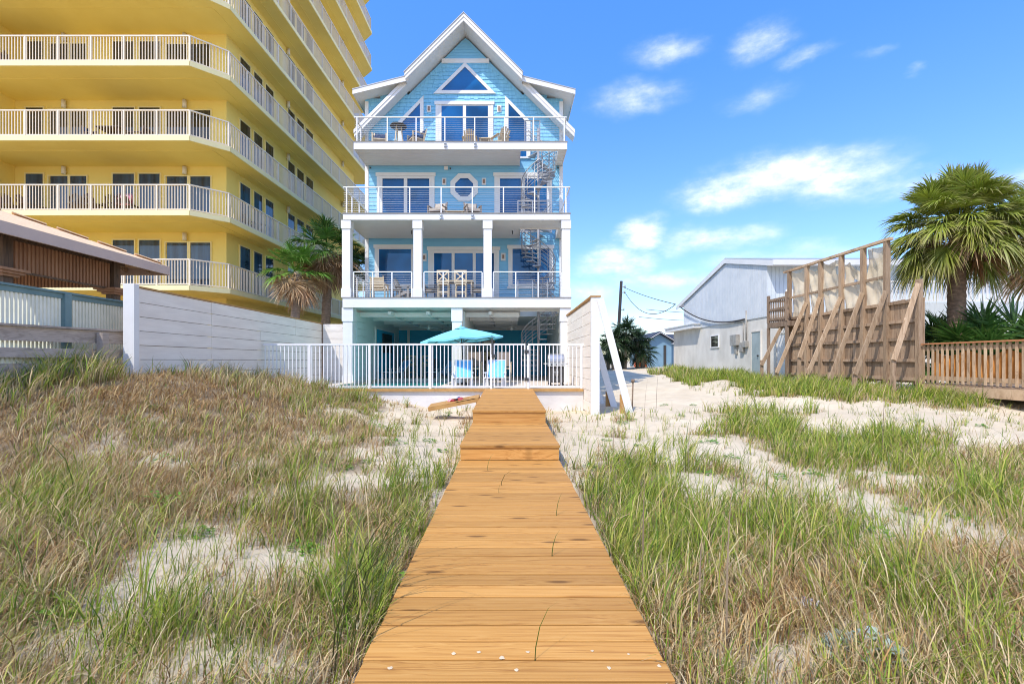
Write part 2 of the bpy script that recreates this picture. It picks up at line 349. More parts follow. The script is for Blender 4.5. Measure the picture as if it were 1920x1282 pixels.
# ------------------------------------------------------------------ ground
def sstep(a, b, x):
    t = np.clip((x-a)/(b-a), 0, 1); return t*t*(3-2*t)
def vnoise(x, y, sc, seed):
    """smooth value noise on the plane, -1..1"""
    r = np.random.default_rng(seed); T = r.random((64,64))*2-1
    u = np.asarray(x)/sc+1000.0; v = np.asarray(y)/sc+1000.0
    i = np.floor(u).astype(int); j = np.floor(v).astype(int); fu = u-i; fv = v-j
    fu = fu*fu*(3-2*fu); fv = fv*fv*(3-2*fv)
    g = lambda a, b: T[a % 64, b % 64]
    return (g(i,j)*(1-fu)+g(i+1,j)*fu)*(1-fv)+(g(i,j+1)*(1-fu)+g(i+1,j+1)*fu)*fv
def ground(x, y):
    x = np.asarray(x, float); y = np.asarray(y, float)
    h = -.15+0*x
    h = h+.12*sstep(6, 13, y)
    sy = np.where(y < 10.5, 5.2, 9.0)
    h = h+1.36*np.exp(-((np.minimum(x,0)+8.8)/4.0)**2*np.where(x < -8.8, .1, 1))*np.exp(-((y-10.5)/sy)**2)*(x < 0)
    h = h+.39*sstep(3.5, 10.5, x)*sstep(4.5, 14, y)
    h = h+.22*sstep(18, 30, y)*sstep(2.4, 4, x)+.25*sstep(28, 44, y)*sstep(2.4, 4, x)
    amp = 1-np.exp(-(x/1.3)**2)*(y < 16)*.85
    near = np.exp(-np.maximum(0, np.hypot(x, y)-30)/30)
    h = h+near*amp*(.10*vnoise(x, y, 2.1, 1)+.05*vnoise(x, y, .8, 2)+.022*vnoise(x, y, .33, 3))
    h = np.where((np.abs(x-.03) < .95) & (y < 15.6), np.minimum(h, -.09+.10*sstep(9, 13, y)), h)
    pool = (x > -7.75) & (x < 2.45) & (y > 15.42) & (y < 40)
    return np.where(pool, np.minimum(h, .0), h)
def gz(x, y): return float(ground(np.array([x]), np.array([y]))[0])
def to_px(x, y, z): return CX+x*F/y, CY-(z-EYE)*F/y
# where the photograph shows bare sand / green / dry growth on the dune: (px, py, rx, ry, amount)
BARE = [(1400,862,60,26,1),(1500,908,80,26,1.05),(1600,948,90,26,1.05),(1720,985,100,26,1),(1850,1015,100,26,.9),(390,1040,205,52,.9),(330,1120,190,36,.6),(120,1230,110,50,.5),(1330,905,60,26,.6),(1450,905,90,30,.8),(1700,1000,120,30,.7),(330,790,60,28,.5),(815,830,60,60,.9),(760,790,50,40,.5),(640,905,70,26,.8),(230,1165,50,30,.6),(470,1240,170,45,.65),(600,1040,60,34,.6),(700,900,30,40,.5),
 (1110,790,80,70,.95),(1220,800,90,55,.9),(1180,720,120,34,1),(1330,735,120,26,1),(1480,762,130,20,1),(1700,785,260,30,1),(1880,800,120,40,1),(1260,850,60,30,.6),
 (1350,840,80,30,.8),(1430,880,70,26,.8),(1530,930,70,28,.8),(1640,965,80,26,.8),(1760,1000,90,26,.75),(1880,1030,90,26,.7),(1090,930,30,60,.5),(1520,1225,150,45,.7),(1590,1165,40,25,.7),(1370,1200,90,50,.5),(1660,905,60,22,.5),(1320,930,40,20,.4),(1640,1070,50,20,.5),(1880,1180,60,40,.4)]
GREEN = [(250,820,200,60,.55),(430,900,150,60,.55),(150,780,120,40,.5),(600,790,90,60,.6),(100,690,150,45,1),(120,940,150,130,.7),(560,930,130,130,.8),(780,900,90,150,1),(700,760,60,50,.8),(350,1060,90,60,.4),(250,1200,220,90,.8),(660,1130,90,110,.9),(1200,900,170,140,1),(1250,1060,180,120,1),(1450,800,130,60,.9),(1640,850,180,70,.9),(1850,940,120,80,.9),(1700,1120,140,100,.7),(1500,1000,200,70,.8),(1830,1200,90,90,.7),(1480,720,260,26,1.2),(1780,750,120,20,1),(1290,690,90,22,.8),(450,760,40,60,.5)]
DRY = [(330,760,330,80,1.1),(150,850,160,90,.8),(480,730,160,40,1.2),(300,900,200,70,.9),(100,1060,120,60,.7),(560,800,120,70,.8),(620,960,90,60,.5),(1450,1130,200,60,.7),(1850,1080,120,90,.9),(1250,1170,60,80,.6),(1850,870,90,40,.6),(1700,1250,120,50,.5)]
def field(px, py, lst):
    o = np.zeros_like(px)
    for a, b, rx, ry, k in lst: o = np.maximum(o, k*np.exp(-(((px-a)/rx)**2+((py-b)/ry)**2)))
    return o
def cover(x, y):
    """grass cover 0..1, greenness, dryness of the dune at ground points"""
    z = ground(x, y); px, py = to_px(x, np.maximum(y, .5), z)
    bare = field(px, py, BARE); g = field(px, py, GREEN); d = field(px, py, DRY)
    n = vnoise(x, y, 1.1, 11)*.5+vnoise(x, y, .45, 12)*.5
    c = np.clip(.68+.85*n+.45*np.maximum(.75*g, d)-1.45*bare, 0, 1)
    beyond = (px < -60) | (px > 1980) | (py > 1330)
    c = np.where(beyond, np.clip(.6+.8*n, 0, 1), c)
    walk = (np.abs(x-.03) < .80) & (y < 15.6)
    pool = (x > -7.9) & (x < 2.6) & (y > 15.1)
    path = (x > 2.6) & (y > 14) & (x < 7.5+.10*(y-14)+.5*vnoise(x, y, 2, 5))
    bld = (x > 12.6) & (y > 11)
    c = np.where(walk | pool | path | bld, 0, np.maximum(c, .002))
    return c, np.clip(g+.25*n, 0, 1.2), np.clip(d+.2*n, 0, 1.2), z
def axis_coords(a, b, step, far):
    core = np.arange(a, b+1e-6, step); g = step*np.cumprod(np.full(26, 1.33))
    lo = a-np.cumsum(g); hi = b+np.cumsum(g)
    return np.concatenate([[-far], lo[lo > -far][::-1], core, hi[hi < far], [far]])
xs = axis_coords(-13, 17, .10, 700); ys = axis_coords(1.0, 24, .10, 900)
gx, gy = np.meshgrid(xs, ys); ghh = ground(gx, gy); nx, ny = len(xs), len(ys)
vv = np.stack([gx.ravel(), gy.ravel(), ghh.ravel()], 1)
i0 = (np.arange(ny-1)[:,None]*nx+np.arange(nx-1)[None,:]).ravel()
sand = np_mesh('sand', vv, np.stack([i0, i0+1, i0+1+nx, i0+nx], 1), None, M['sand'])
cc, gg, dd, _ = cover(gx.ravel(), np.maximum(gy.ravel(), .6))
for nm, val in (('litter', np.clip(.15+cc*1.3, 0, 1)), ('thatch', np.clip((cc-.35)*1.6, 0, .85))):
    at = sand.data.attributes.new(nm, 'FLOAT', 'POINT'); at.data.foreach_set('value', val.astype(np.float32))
tag(sand, 'pale beach sand and dune ground', kind='structure')

# ------------------------------------------------------------------ boardwalk
bw = thing('boardwalk', (.03, 3, -.1), 'new orange pine boardwalk with two raised steps leading to the pool gate', 'boardwalk')
mb = MB(); P = .160; x0, x1 = -.72, .78; y = -4.0
while y < 7.18:
    e = random.uniform(-.004, .004); mb.box(x0+e, x1+e, y, y+P-.013, -.038, random.uniform(-.002, .001)); y += P
mb.build('deck_boards', M['pine'], bw, ids=True, bevel=.004)
mb = MB()
for a in (x0+.03, x1-.07): mb.box(a, a+.04, -4, 7.2, -.20, -.040)
mb.box(.01, .05, -4, 7.2, -.2, -.04)
for k in range(7):
    for a in (x0+.075, x1-.165): mb.box(a, a+.09, -3+k*1.6, -2.91+k*1.6, -.7, -.042)
mb.build('stringers', M['pine_end'], bw)
def stepbox(ya, yb, za, zb, zbot):
    m1 = MB(); y = ya-.02
    while y < yb-.02:
        f0 = (y-ya)/(yb-ya); f1 = (y+P-ya)/(yb-ya); A = za+(zb-za)*f0; B = za+(zb-za)*f1-.0; y2 = min(y+P-.013, yb)
        e = random.uniform(-.004, .004)
        v = [(x0+e,y,A-.038),(x1+e,y,A-.038),(x1+e,y2,B-.038),(x0+e,y2,B-.038),(x0+e,y,A),(x1+e,y,A),(x1+e,y2,B),(x0+e,y2,B)]
        m1.add(v, [(3,2,1,0),(4,5,6,7),(0,1,5,4),(1,2,6,5),(2,3,7,6),(3,0,4,7)]); y += P
    st = m1.build('step', M['pine'], bw, ids=True, bevel=.004)
    m2 = MB(); m2.box(x0+.01, x1-.01, ya, ya+.038, zbot, za-.040); m2.build('riser', M['pine_face'], st, ids=True)
    m3 = MB()
    for a in (x0+.015, x1-.055):
        m3.prism([(ya+.04, zbot-.12), (yb, zbot-.12), (yb, zb-.04), (ya+.04, za-.04)], a, a+.04, 'X')
    m3.build('side_board', M['pine_face'], st, ids=True)
stepbox(7.2, 9.80, .225, .225, .004)
stepbox(9.78, 15.14, .475, .60, .229)

# ------------------------------------------------------------------ pool terrace
mb = MB(); mb.box(-7.80, 2.39, 15.24, 15.42, -.6, .52)
rw = mb.build('retaining_wall', M['curb']); tag(rw, 'low white rendered retaining wall below the pool railing', 'wall')
mb = MB(); mb.box(-7.80, 2.39, 15.16, 15.45, .523, .60); mb.build('wall_cap', M['tancap'], rw).location = (0,0,0)
def rep(o, p):  # re-seat a part on a parent that is a mesh
    return o
mb = MB()
mb.box(-2.4, 2.38, 15.46, 33.9, .35, .602); mb.box(-7.75, -2.401, 23.5, 33.9, .35, .600); mb.box(-7.75, -6.2, 15.46, 23.499, .35, .602); mb.box(-6.199, -2.401, 15.46, 15.60, .35, .602)
pd = mb.build('pool_deck', M['tile']); tag(pd, 'cream tiled deck round the pool', kind='structure')
mb = MB(); mb.box(-6.199, -2.401, 15.601, 23.499, -.2, .50)
tag(mb.build('pool_water', M['water']), 'turquoise pool water', kind='structure')

def picket_fence(root, xa, xb, y, z0, z1, posts, pitch=.118, pk=.026, mat=None, gate=None):
    m = MB(); m.box(xa, xb, y-.03, y+.03, z1-.055, z1)
    m.box(xa, xb, y-.018, y+.018, z0+.045, z0+.085)
    x = xa+.06
    while x < xb-.03:
        if all(abs(x-p) > .05 for p in posts): m.box(x-pk/2, x+pk/2, y-pk/2, y+pk/2, z0+.08, z1-.05)
        x += pitch
    m.build('picket_panel', mat, root)
    for p in posts:
        m = MB(); m.box(p-.034, p+.034, y-.036, y+.036, z0, z1-.058); m.build('post', mat, root)
fy = 15.28
pf = thing('pool_fence', (-3, fy, .6), 'white metal picket fence running along the front edge of the pool deck', 'fence')
picket_fence(pf, -7.78, WX(922, fy)-.0, fy, .60, WZ(644, fy), [WX(581, fy), WX(693, fy), WX(807, fy), WX(921, fy)], .124, .026, M['whiterail'])
picket_fence(pf, WX(990, fy), 2.40, fy, .60, WZ(644, fy), [WX(990, fy), WX(1090, fy)], .124, .026, M['whiterail'])
pg = thing('pool_gate', (WX(955, fy), fy, .6), 'white picket gate with black hinges at the end of the boardwalk', 'gate')
m = MB(); gx0, gx1 = WX(925.5, fy), WX(985, fy); zt = WZ(644, fy)
for a, b in ((gx0, gx0+.04), (gx1-.04, gx1)): m.box(a, b, fy-.02, fy+.02, .63, zt)
m.box(gx0+.04, gx1-.04, fy-.019, fy+.019, zt-.05, zt-.001); m.box(gx0+.04, gx1-.04, fy-.019, fy+.019, .64, .68)
m.build('gate_frame', M['whiterail'], pg)
m = MB(); x = gx0+.14
while x < gx1-.08: m.box(x-.013, x+.013, fy-.013, fy+.013, .68, zt-.05); x += .124
m.build('picket_panel', M['whiterail'], pg)
for pz in (659, 711):
    m = MB(); m.box(WX(985, fy)-.03, WX(990, fy)+.02, fy-.06, fy-.022, WZ(pz+3, fy), WZ(pz-3, fy)); m.build('hinge', M['charcoal'], pg)
m = MB(); m.box(gx0-.07, gx0-.015, fy-.075, fy-.04, WZ(664, fy), WZ(634, fy)); m.box(gx0-.06, gx0+.07, fy-.075, fy-.045, WZ(670, fy), WZ(664, fy)); m.build('latch', M['charcoal'], pg)

# ------------------------------------------------------------------ white privacy fences
def plank_wall(root, X, ya, yb, z0, z1, n, sgn, mat):
    ph = (z1-z0)/n; segs = [ya+(yb-ya)*k/4 for k in range(5)]
    m = MB()
    for i in range(n):
        for k in range(4):
            dx = random.uniform(-.006, .006); g = .006
            m.box(X+dx, X+dx-sgn*.035, segs[k]+.004, segs[k+1]-.004, z0+ph*i+g, z0+ph*(i+1)-g)
    m.build('plank_panel', mat, root)
    m = MB()
    for i in range(1, n):
        for k in range(4): m.box(X-sgn*.037, X-sgn*.044, segs[k]+.12, segs[k+1]-.10, z0+ph*i-.03, z0+ph*i+.03)
    m.build('gap_backing', M['greywood'], root, ids=True)  # strips added behind the plank gaps so they read as dark lines
    y = ya+.08
    while y < yb-.05:
        m = MB(); m.box(X-sgn*.045, X-sgn*.135, y, y+.09, z0-.6, z1-.02); m.build('post', mat, root); y += 1.42
lf = thing('privacy_fence', (-7.9, 15, .5), 'tall white plank privacy fence left of the pool, running back to the house', 'fence')
plank_wall(lf, -7.83, 10.17, 20.2, .30, 3.03, 9, 1, M['plank'])
m = MB(); m.box(-8.03, -7.80, 10.02, 10.16, .0, 3.10); m.build('end_post', M['white'], lf)
m = MB(); m.box(-8.0, -7.815, 10.17, 20.3, 3.035, 3.07); m.build('cap', M['tancap'], lf)
sg = thing('side_gate', (-7.2, 20.25, .6), 'white horizontal board gate with black hinges beside the ground floor column', 'gate')
m = MB()
for i in range(8): m.box(-7.78, -6.72, 20.22, 20.26, .66+i*.295, .66+i*.295+.28)
m.build('board_panel', M['plank'], sg)
m = MB(); m.box(-7.79, -6.70, 20.27, 20.33, .62, 3.03); m.build('gate_frame', M['plank'], sg)
for z in (2.85, 1.55):
    m = MB(); m.box(-6.95, -6.70, 20.19, 20.217, z-.02, z+.02); m.box(-6.74, -6.70, 20.18, 20.216, z-.07, z+.07); m.build('hinge', M['black'], sg)
rf = thing('privacy_fence', (2.45, 16, .0), 'tall white plank privacy fence right of the pool with slanted timber braces', 'fence')
plank_wall(rf, 2.40, 13.85, 20.0, -.05, 3.24, 10, -1, M['plank'])
m = MB(); m.box(2.385, 2.62, 13.70, 13.84, -.4, 3.30); m.build('end_post', M['white'], rf)
m = MB(); m.box(2.36, 2.66, 13.68, 20.0, 3.303, 3.345); m.build('cap', M['tancap'], rf)
for (yb_, top, botx, zt_) in ((13.66, 2.63, 3.50, 3.25), (15.4, 2.56, 3.45, 3.05), (17.4, 2.56, 3.4, 3.0)):
    p = Vector((top, yb_, zt_)); q = Vector((botx, yb_, -.12)); c = p.lerp(q, .86)
    m = MB(); m.bar(p, q, .05, .20, (0,1,0)) if False else m.bar(p, q, .20, .05, (0,1,0)); br = m.build('brace', M['white'], rf)
    m = MB(); g0 = c+Vector((-.085, .03, -.15)); m.box(g0.x-.07, g0.x+.07, yb_+.075, yb_+.165, -.35, g0.z+.32); m.build('ground_stake', M['tancap'], br)
m = MB(); m.tube([(3.62, 14.0, -.2), (3.66, 14.02, .95)], .022, 6); m.tube([(3.655, 14.02, .85), (3.66, 14.02, .95)], .05, 6)
tag(m.build('wooden_stake', M['greywood'], ids=True), 'thin brown stake with a rag on top beside the white brace', 'stake')

# ------------------------------------------------------------------ beach house
YD, Y4, YW, YB = 19.35, 20.60, 22.40, 34.0
HL, HR = -6.65, 2.57; XA = -1.97
Z2, Z3, Z4 = 4.05, 7.445, 10.90
hs = thing('beach_house', (XA, YW, .6), 'tall light blue gabled beach house with white decks on three levels above the pool', 'house')
APEX = 16.97
def roofline(x, drop=0): return APEX-drop-abs(x-XA)
def shedline(x): return 13.62+(2.4-max(0, min(2.4, abs(x-XA)-2.55)))*.25   # underside of the shed dormers
def gable_top(x): return min(roofline(x, .40), 99) if abs(x-XA) < 2.66 else shedline(x)
def lap(m, x0, x1, z0, z1, Y, c=.19):
    z = z0
    while z < z1-.01:
        t = min(z+c, z1); m.add([(x0,Y-.022,z),(x1,Y-.022,z),(x1,Y-.003,t),(x0,Y-.003,t),(x0,Y,z),(x1,Y,z)], [(0,1,2,3),(4,5,1,0)]); z = t
# solid body
m = MB(); m.box(HL, HR, YW, YB, 3.7, 13.5); m.prism([(XA-2.9, 13.51), (XA+2.9, 13.51), (XA+2.66, roofline(XA+2.66,.42)), (XA, APEX-.44), (XA-2.66, roofline(XA+2.66,.42))], YW, YB)
m.build('wall', M['lapblue'], hs)
m = MB(); lap(m, HL, HR, Z3-.25, Z4-.36, YW); lap(m, HL, HR, Z2-.4, Z3-.29, YW); m.build('lap_siding', M['lapblue'], hs)
# gable shingles below the band, boards above it
ZB = WZ(115.5, YW)
m = MB(); z = Z4-.05; c = .178
while z < ZB:
    x = HL+random.uniform(-.2, 0)
    while x < HR:
        w = random.choice([.12, .16, .2, .25, .3]); a, b = max(x, HL), min(x+w-.006, HR); t = z+c
        if b-a > .02 and t-.02 < min(gable_top(a), gable_top(b)):
            e = random.uniform(-.045, .0) if random.random() < .45 else 0
            y0 = YW-.030-random.uniform(0, .006)
            m.add([(a,y0,z+e),(b,y0,z+e),(b,YW-.006,t+.004),(a,YW-.006,t+.004),(a,YW,z+e),(b,YW,z+e)], [(0,1,2,3),(4,5,1,0),(0,3,4),(1,5,2)])
        x += w
    z += c
m.build('shingle_siding', M['shingle'], hs)
m = MB(); z = ZB+.10
while z < APEX-.55:
    t = z+.15; hw0, hw1 = APEX-.42-z, APEX-.42-t
    if hw1 < .02: break
    m.add([(XA-hw0,YW-.02,z),(XA+hw0,YW-.02,z),(XA+hw1,YW-.004,t),(XA-hw1,YW-.004,t),(XA-hw0,YW,z),(XA+hw0,YW,z)], [(0,1,2,3),(4,5,1,0)]); z = t
m.build('peak_siding', M['lapblue'], hs)
m = MB(); hw = APEX-.42-ZB; m.box(XA-hw, XA+hw, YW-.055, YW-.001, ZB-.10, ZB+.10); m.build('gable_band', M['trim'], hs)
m = MB()
for a, b in ((HL, HL+.16), (HR-.16, HR)):
    m.box(a-.003, b+.003, YW-.045, YW+.12, Z4-.34, 13.55); m.box(a-.003, b+.003, YW-.045, YW+.12, Z3-.28, Z4-.37); m.box(a-.003, b+.003, YW-.045, YW+.12, Z2-.42, Z3-.30)
m.build('corner_trim', M['trim'], hs)
# main roof: upper prow comes forward of the lower rakes
def slab_side(m, s, d0, d1, y0, y1, t0, t1):
    m.prism([(XA+s*d0, APEX-d0-t0), (XA+s*d1, APEX-d1-t0), (XA+s*d1, APEX-d1-t1), (XA+s*d0, APEX-d0-t1)], y0, y1)
m = MB()
for s in (-1, 1):
    slab_side(m, s, 0, 2.61, 21.42, 34.4, .012, .31); slab_side(m, s, 2.612, 5.0, 21.82, YW-.04, .012, .31)
rfm = m.build('roof', M['trim'], hs)
m = MB()
for s in (-1, 1): slab_side(m, s, -.0, 2.66, 21.33, 34.45, -.03, .010)
m.build('roof_sheet', M['roofmetal'], rfm)
m = MB()
for s in (-1, 1):
    slab_side(m, s, 0, 2.63, 21.36, 21.418, .012, .17); slab_side(m, s, 0, 2.61, 21.385, 21.417, .173, .34)
    slab_side(m, s, 2.64, 5.02, 21.76, 21.818, -.01, .16); slab_side(m, s, 2.64, 5.0, 21.785, 21.817, .163, .33)
m.build('rake_board', M['white'], rfm)
for s in (-1, 1):
    xo, xi = XA+s*4.98, XA+s*2.50
    m = MB()
    m.prism([(xi, 14.28), (xo, 13.66), (xo, 13.56), (xi, 14.18)], 21.62, 34.2)
    dm = m.build('shed_dormer', M['trim'], hs)
    m = MB(); m.prism([(xi, 14.325), (xo+s*.04, 13.695), (xo+s*.04, 13.664), (xi, 14.292)], 21.55, 34.25); m.build('roof_sheet', M['roofmetal'], dm)
    m = MB(); m.prism([(xi, 14.315), (xo+s*.03, 13.683), (xo+s*.03, 13.46), (xi, 14.08)], 21.57, 21.617); m.box(xo+s*.002, xo+s*.034, 21.62, 34.2, 13.48, 13.66); m.build('fascia', M['white'], dm)

# decks, fascias and beadboard soffits (with the stair opening at the right)
HX0, HX1, HY0 = .56, 2.20, 20.72
def deck(name, xa, xb, ya, zt, zb, back):
    m = MB()
    for (a, b, c, d) in ((xa+.04, HX0, ya+.04, back), (HX1, xb-.04, ya+.04, back), (HX0, HX1, ya+.04, HY0)):
        m.box(a, b, c, d, zb+.035, zt-.045); yy = c
        while yy < d-.01: m.box(a, b, yy, min(yy+.155, d), zb+.015, zb+.033); yy += .17
    dk = m.build(name, M['soffitp'], hs)
    m = MB()
    for (a, b, c, d) in ((xa-.02, HX0, ya-.02, back), (HX1, xb+.02, ya-.02, back), (HX0, HX1, ya-.02, HY0)): m.box(a, b, c, d, zt-.043, zt)
    m.build('deck_boards', M['polygrey'], dk)
    m = MB(); m.box(xa, xb, ya, ya+.038, zb, zt-.046); m.box(xa, xa+.038, ya+.039, back, zb, zt-.046); m.box(xb-.038, xb, ya+.039, back, zb, zt-.046)
    m.build('fascia', M['white'], dk)
    m = MB()
    for (a, b, c, d) in ((HX0-.02, HX0-.002, HY0, back), (HX1+.002, HX1+.02, HY0, back), (HX0-.02, HX1+.02, HY0-.02, HY0-.002)): m.box(a, b, c, d, zb-.03, zt-.05)
    m.build('opening_trim', M['trim'], dk)
    return dk
d4 = deck('deck', -6.61, 2.55, Y4, Z4, 10.555, YW-.03)
d3 = deck('deck', -6.64, 2.52, YD, Z3, 7.165, YW-.03)
d2 = deck('deck', -6.66, 2.55, YD, Z2, 3.63, YW-.03)
m = MB(); m.box(HL, HR, YW-.03, YB, 3.55, 4.0)
m.build('floor_slab', M['paleinner'], hs)
for dk, y, Z, pxs in ((d4, Y4, Z4, (835, 891)), (d3, YD, Z3, (827, 886))):
    for px in pxs:
        m = MB(); x = WX(px, y)
        for k in range(2): m.box(x-.05, x+.05, y-.06, y-.002, Z-.15-.12*k, Z-.08-.12*k); m.tube([(x-.05, y-.07, Z-.115-.12*k), (x+.05, y-.07, Z-.115-.12*k)], .018, 6)
        m.build('bracket', M['steel'], dk)
# columns
def column(x, y, w, z0, z1, cap=.34, base=.36):
    m = MB(); m.box(x-w/2, x+w/2, y, y+w, z0, z1); c = m.build('column', M['white'], hs)
    m = MB(); e = .03; m.box(x-w/2-e, x+w/2+e, y-e, y+w+e, z1-cap, z1-.003); m.build('capital', M['white'], c)
    if base:
        m = MB(); m.box(x-w/2-e, x+w/2+e, y-e, y+w+e, z0+.003, z0+base); m.build('base', M['white'], c)
for a, b in ((640.5, 657.5), (775.5, 790), (906.5, 922), (1054, 1069)):
    column((WX(a, YD+.06)+WX(b, YD+.06))/2, YD+.05, .33, Z2, 7.164)
for a, b in ((643, 661), (847.5, 866), (1051, 1069)):
    column((WX(a, YD+.1)+WX(b, YD+.1))/2, YD+.08, .39, .6, 3.63, .55, .3)

# cable railings
def cable_rail(parent, pts, z, posts, h=1.06):
    rl = None; m = MB()
    for p, q in zip(pts[:-1], pts[1:]): m.bar((*p, z+h-.02), (*q, z+h-.02), .05, .04)
    rl = m.build('railing', M['whiterail'], parent)
    m = MB()
    for k in range(10):
        zz = z+.09+k*.091
        for p, q in zip(pts[:-1], pts[1:]): m.tube([(*p, zz), (*q, zz)], .0055, 5, False)
    m.build('cables', M['steel'], rl)
    for x, y in posts:
        m = MB(); m.box(x-.022, x+.022, y-.022, y+.022, z-.12, z+h-.042); m.build('post', M['whiterail'], rl)
e = .03
f3 = YD-.0
cable_rail(d3, [(-6.62, YW-.05), (-6.62, f3+e), (2.50, f3+e), (2.50, YW-.05)], Z3,
    [(-6.62, 21.4), (-6.62, 20.4)]+[(WX(p, f3), f3+e) for p in (649.5, 710, 768, 827, 885.5, 944, 1002.5, 1061)]+[(2.5, 20.5), (2.5, 21.6)])
cable_rail(d4, [(-6.58, YW-.05), (-6.58, Y4+e), (2.52, Y4+e), (2.52, YW-.05)], Z4,
    [(-6.58, 21.5)]+[(WX(p, Y4), Y4+e) for p in (669, 726, 780, 834, 890, 946, 1000.5, 1058)]+[(2.52, 21.5)])
for a, b, mids in ((663, 772, (699, 735)), (795, 904, (831, 867)), (925, 1052, (967, 1009))):
    cable_rail(d2, [(WX(a, 19.5), 19.5), (WX(b, 19.5), 19.5)], Z2, [(WX(p, 19.5), 19.5) for p in (a, *mids, b)])
cable_rail(d2, [(-6.5, 19.85), (-6.5, YW-.05)], Z2, [(-6.5, 20.7), (-6.5, 21.6)])
cable_rail(d2, [(2.42, 19.85), (2.42, YW-.05)], Z2, [(2.42, 20.7), (2.42, 21.6)])

# windows and doors
def poly_px(pts, Y=YW): return [(WX(a, Y), WZ(b, Y)) for a, b in pts]
def opening(name, outer, inner, panes, parent=hs, frame=True, glass='glass'):
    m = MB(); m.ring(outer, inner, YW-.075, YW-.004)
    w = m.build(name, M['trim'], parent)
    cx = sum(a for a, _ in inner)/len(inner); cz = sum(b for _, b in inner)/len(inner)
    for poly in panes:
        m = MB(); pcx = sum(a for a, _ in poly)/len(poly); pcz = sum(b for _, b in poly)/len(poly)
        shr = [(a+(pcx-a)*.0, b+(pcz-b)*.0) for a, b in poly]
        m.prism(shr, YW-.038, YW-.028); m.build('pane', M[glass], w)
    return w
def rect(x0, x1, z0, z1): return [(x0,z0),(x1,z0),(x1,z1),(x0,z1)]
def door(px0, px1, pytop, zfloor, panes, top_ext=.05, name='sliding_door', tr=.12, glass='glass'):
    """rectangular sliding door: outer trim in photo pixels, glass panes as pixel spans"""
    x0, x1 = WX(px0, YW), WX(px1, YW); zt = WZ(pytop, YW)
    tr_ = tr; inner = rect(x0+tr_, x1-tr_, zfloor+.03, zt-.17)
    m = MB(); m.box(x0, x0+tr_, YW-.055, YW-.003, zfloor, zt-.165); m.box(x1-tr_, x1, YW-.055, YW-.003, zfloor, zt-.165)
    m.box(x0-top_ext, x1+top_ext, YW-.075, YW-.003, zt-.162, zt)
    w = m.build(name, M['trim'], hs)
    zg = WZ(panes[0][2], YW)
    fr = MB(); xs_ = [x0+tr_]
    for a, b, _ in panes: xs_ += [WX(a, YW), WX(b, YW)]
    xs_.append(x1-tr_)
    for a, b in zip(xs_[0::2], xs_[1::2]):
        if b-a > .004: fr.box(a+.001, b-.001, YW-.048, YW-.004, zfloor+.02, zt-.167)
    for a, b, _ in panes:
        fr.box(WX(a, YW), WX(b, YW), YW-.046, YW-.004, zg, zt-.168); fr.box(WX(a, YW), WX(b, YW), YW-.046, YW-.004, zfloor+.02, zfloor+.10)
    fr.build('frame', M['white'], w)
    for a, b, _ in panes:
        m = MB(); m.box(WX(a, YW), WX(b, YW), YW-.036, YW-.028, zfloor+.101, zg-.001); m.build('pane', M[glass], w)
    return w
# third floor
door(707, 815, 324.5, Z3, [(717.5, 757.5, 335.5), (764, 805, 335.5)])
door(927, 1035, 324.5, Z3, [(937.5, 976.5, 335.5), (984, 1025, 335.5)])
def octo(cx, cy, w, h):
    k = .293
    return poly_px([(cx-w+2*w*k, cy-h), (cx+w-2*w*k, cy-h), (cx+w, cy-h+2*h*k), (cx+w, cy+h-2*h*k), (cx+w-2*w*k, cy+h), (cx-w+2*w*k, cy+h), (cx-w, cy+h-2*h*k), (cx-w, cy-h+2*h*k)])
opening('octagon_window', octo(870.5, 352, 25.7, 25.7), octo(870.5, 352, 16.8, 16.8), [octo(870.5, 352, 17.2, 17.2)])
# second floor
x0, x1 = 703, 779
door(703, 779, 459, 4.95, [(711, 771, 467.5)], name='picture_window')
door(803, 936, 463, Z2, [(814, 847, 475), (852.5, 886.5, 475), (892, 926, 475)])
door(953, 1037, 460, 4.95, [(961, 1030, 467)], name='picture_window')
m = MB(); m.box(WX(703, YW)-.05, WX(779, YW)+.05, YW-.085, YW-.003, 4.84, 4.948); m.box(WX(953, YW)-.05, WX(1037, YW)+.05, YW-.085, YW-.003, 4.84, 4.948); m.build('window_sill', M['trim'], hs)
# gable
door(817, 925, 191, Z4, [(828, 868, 199.5), (874, 915, 199.5)])
opening('triangle_window', poly_px([(872, 118.5), (929.5, 177), (813, 177)]), poly_px([(872, 127), (915.5, 171), (827.5, 171)]), [poly_px([(872, 126.5), (916, 171.3), (827, 171.3)])])
zf = 676-(Z4-EYE)*F/YW
for sx in (1, -1):
    mx = lambda p: p if sx > 0 else 2*870.7-p
    out = poly_px([(mx(794.5), 181), (mx(794.5), zf), (mx(747), zf), (mx(747), 229)])
    inn = poly_px([(mx(788), 195), (mx(788), zf-3), (mx(754.5), zf-3), (mx(754.5), 231)])
    opening('slanted_window', out, inn, [poly_px([(mx(788.3), 194.6), (mx(788.3), zf-2.5), (mx(754), zf-2.5), (mx(754), 231)])])
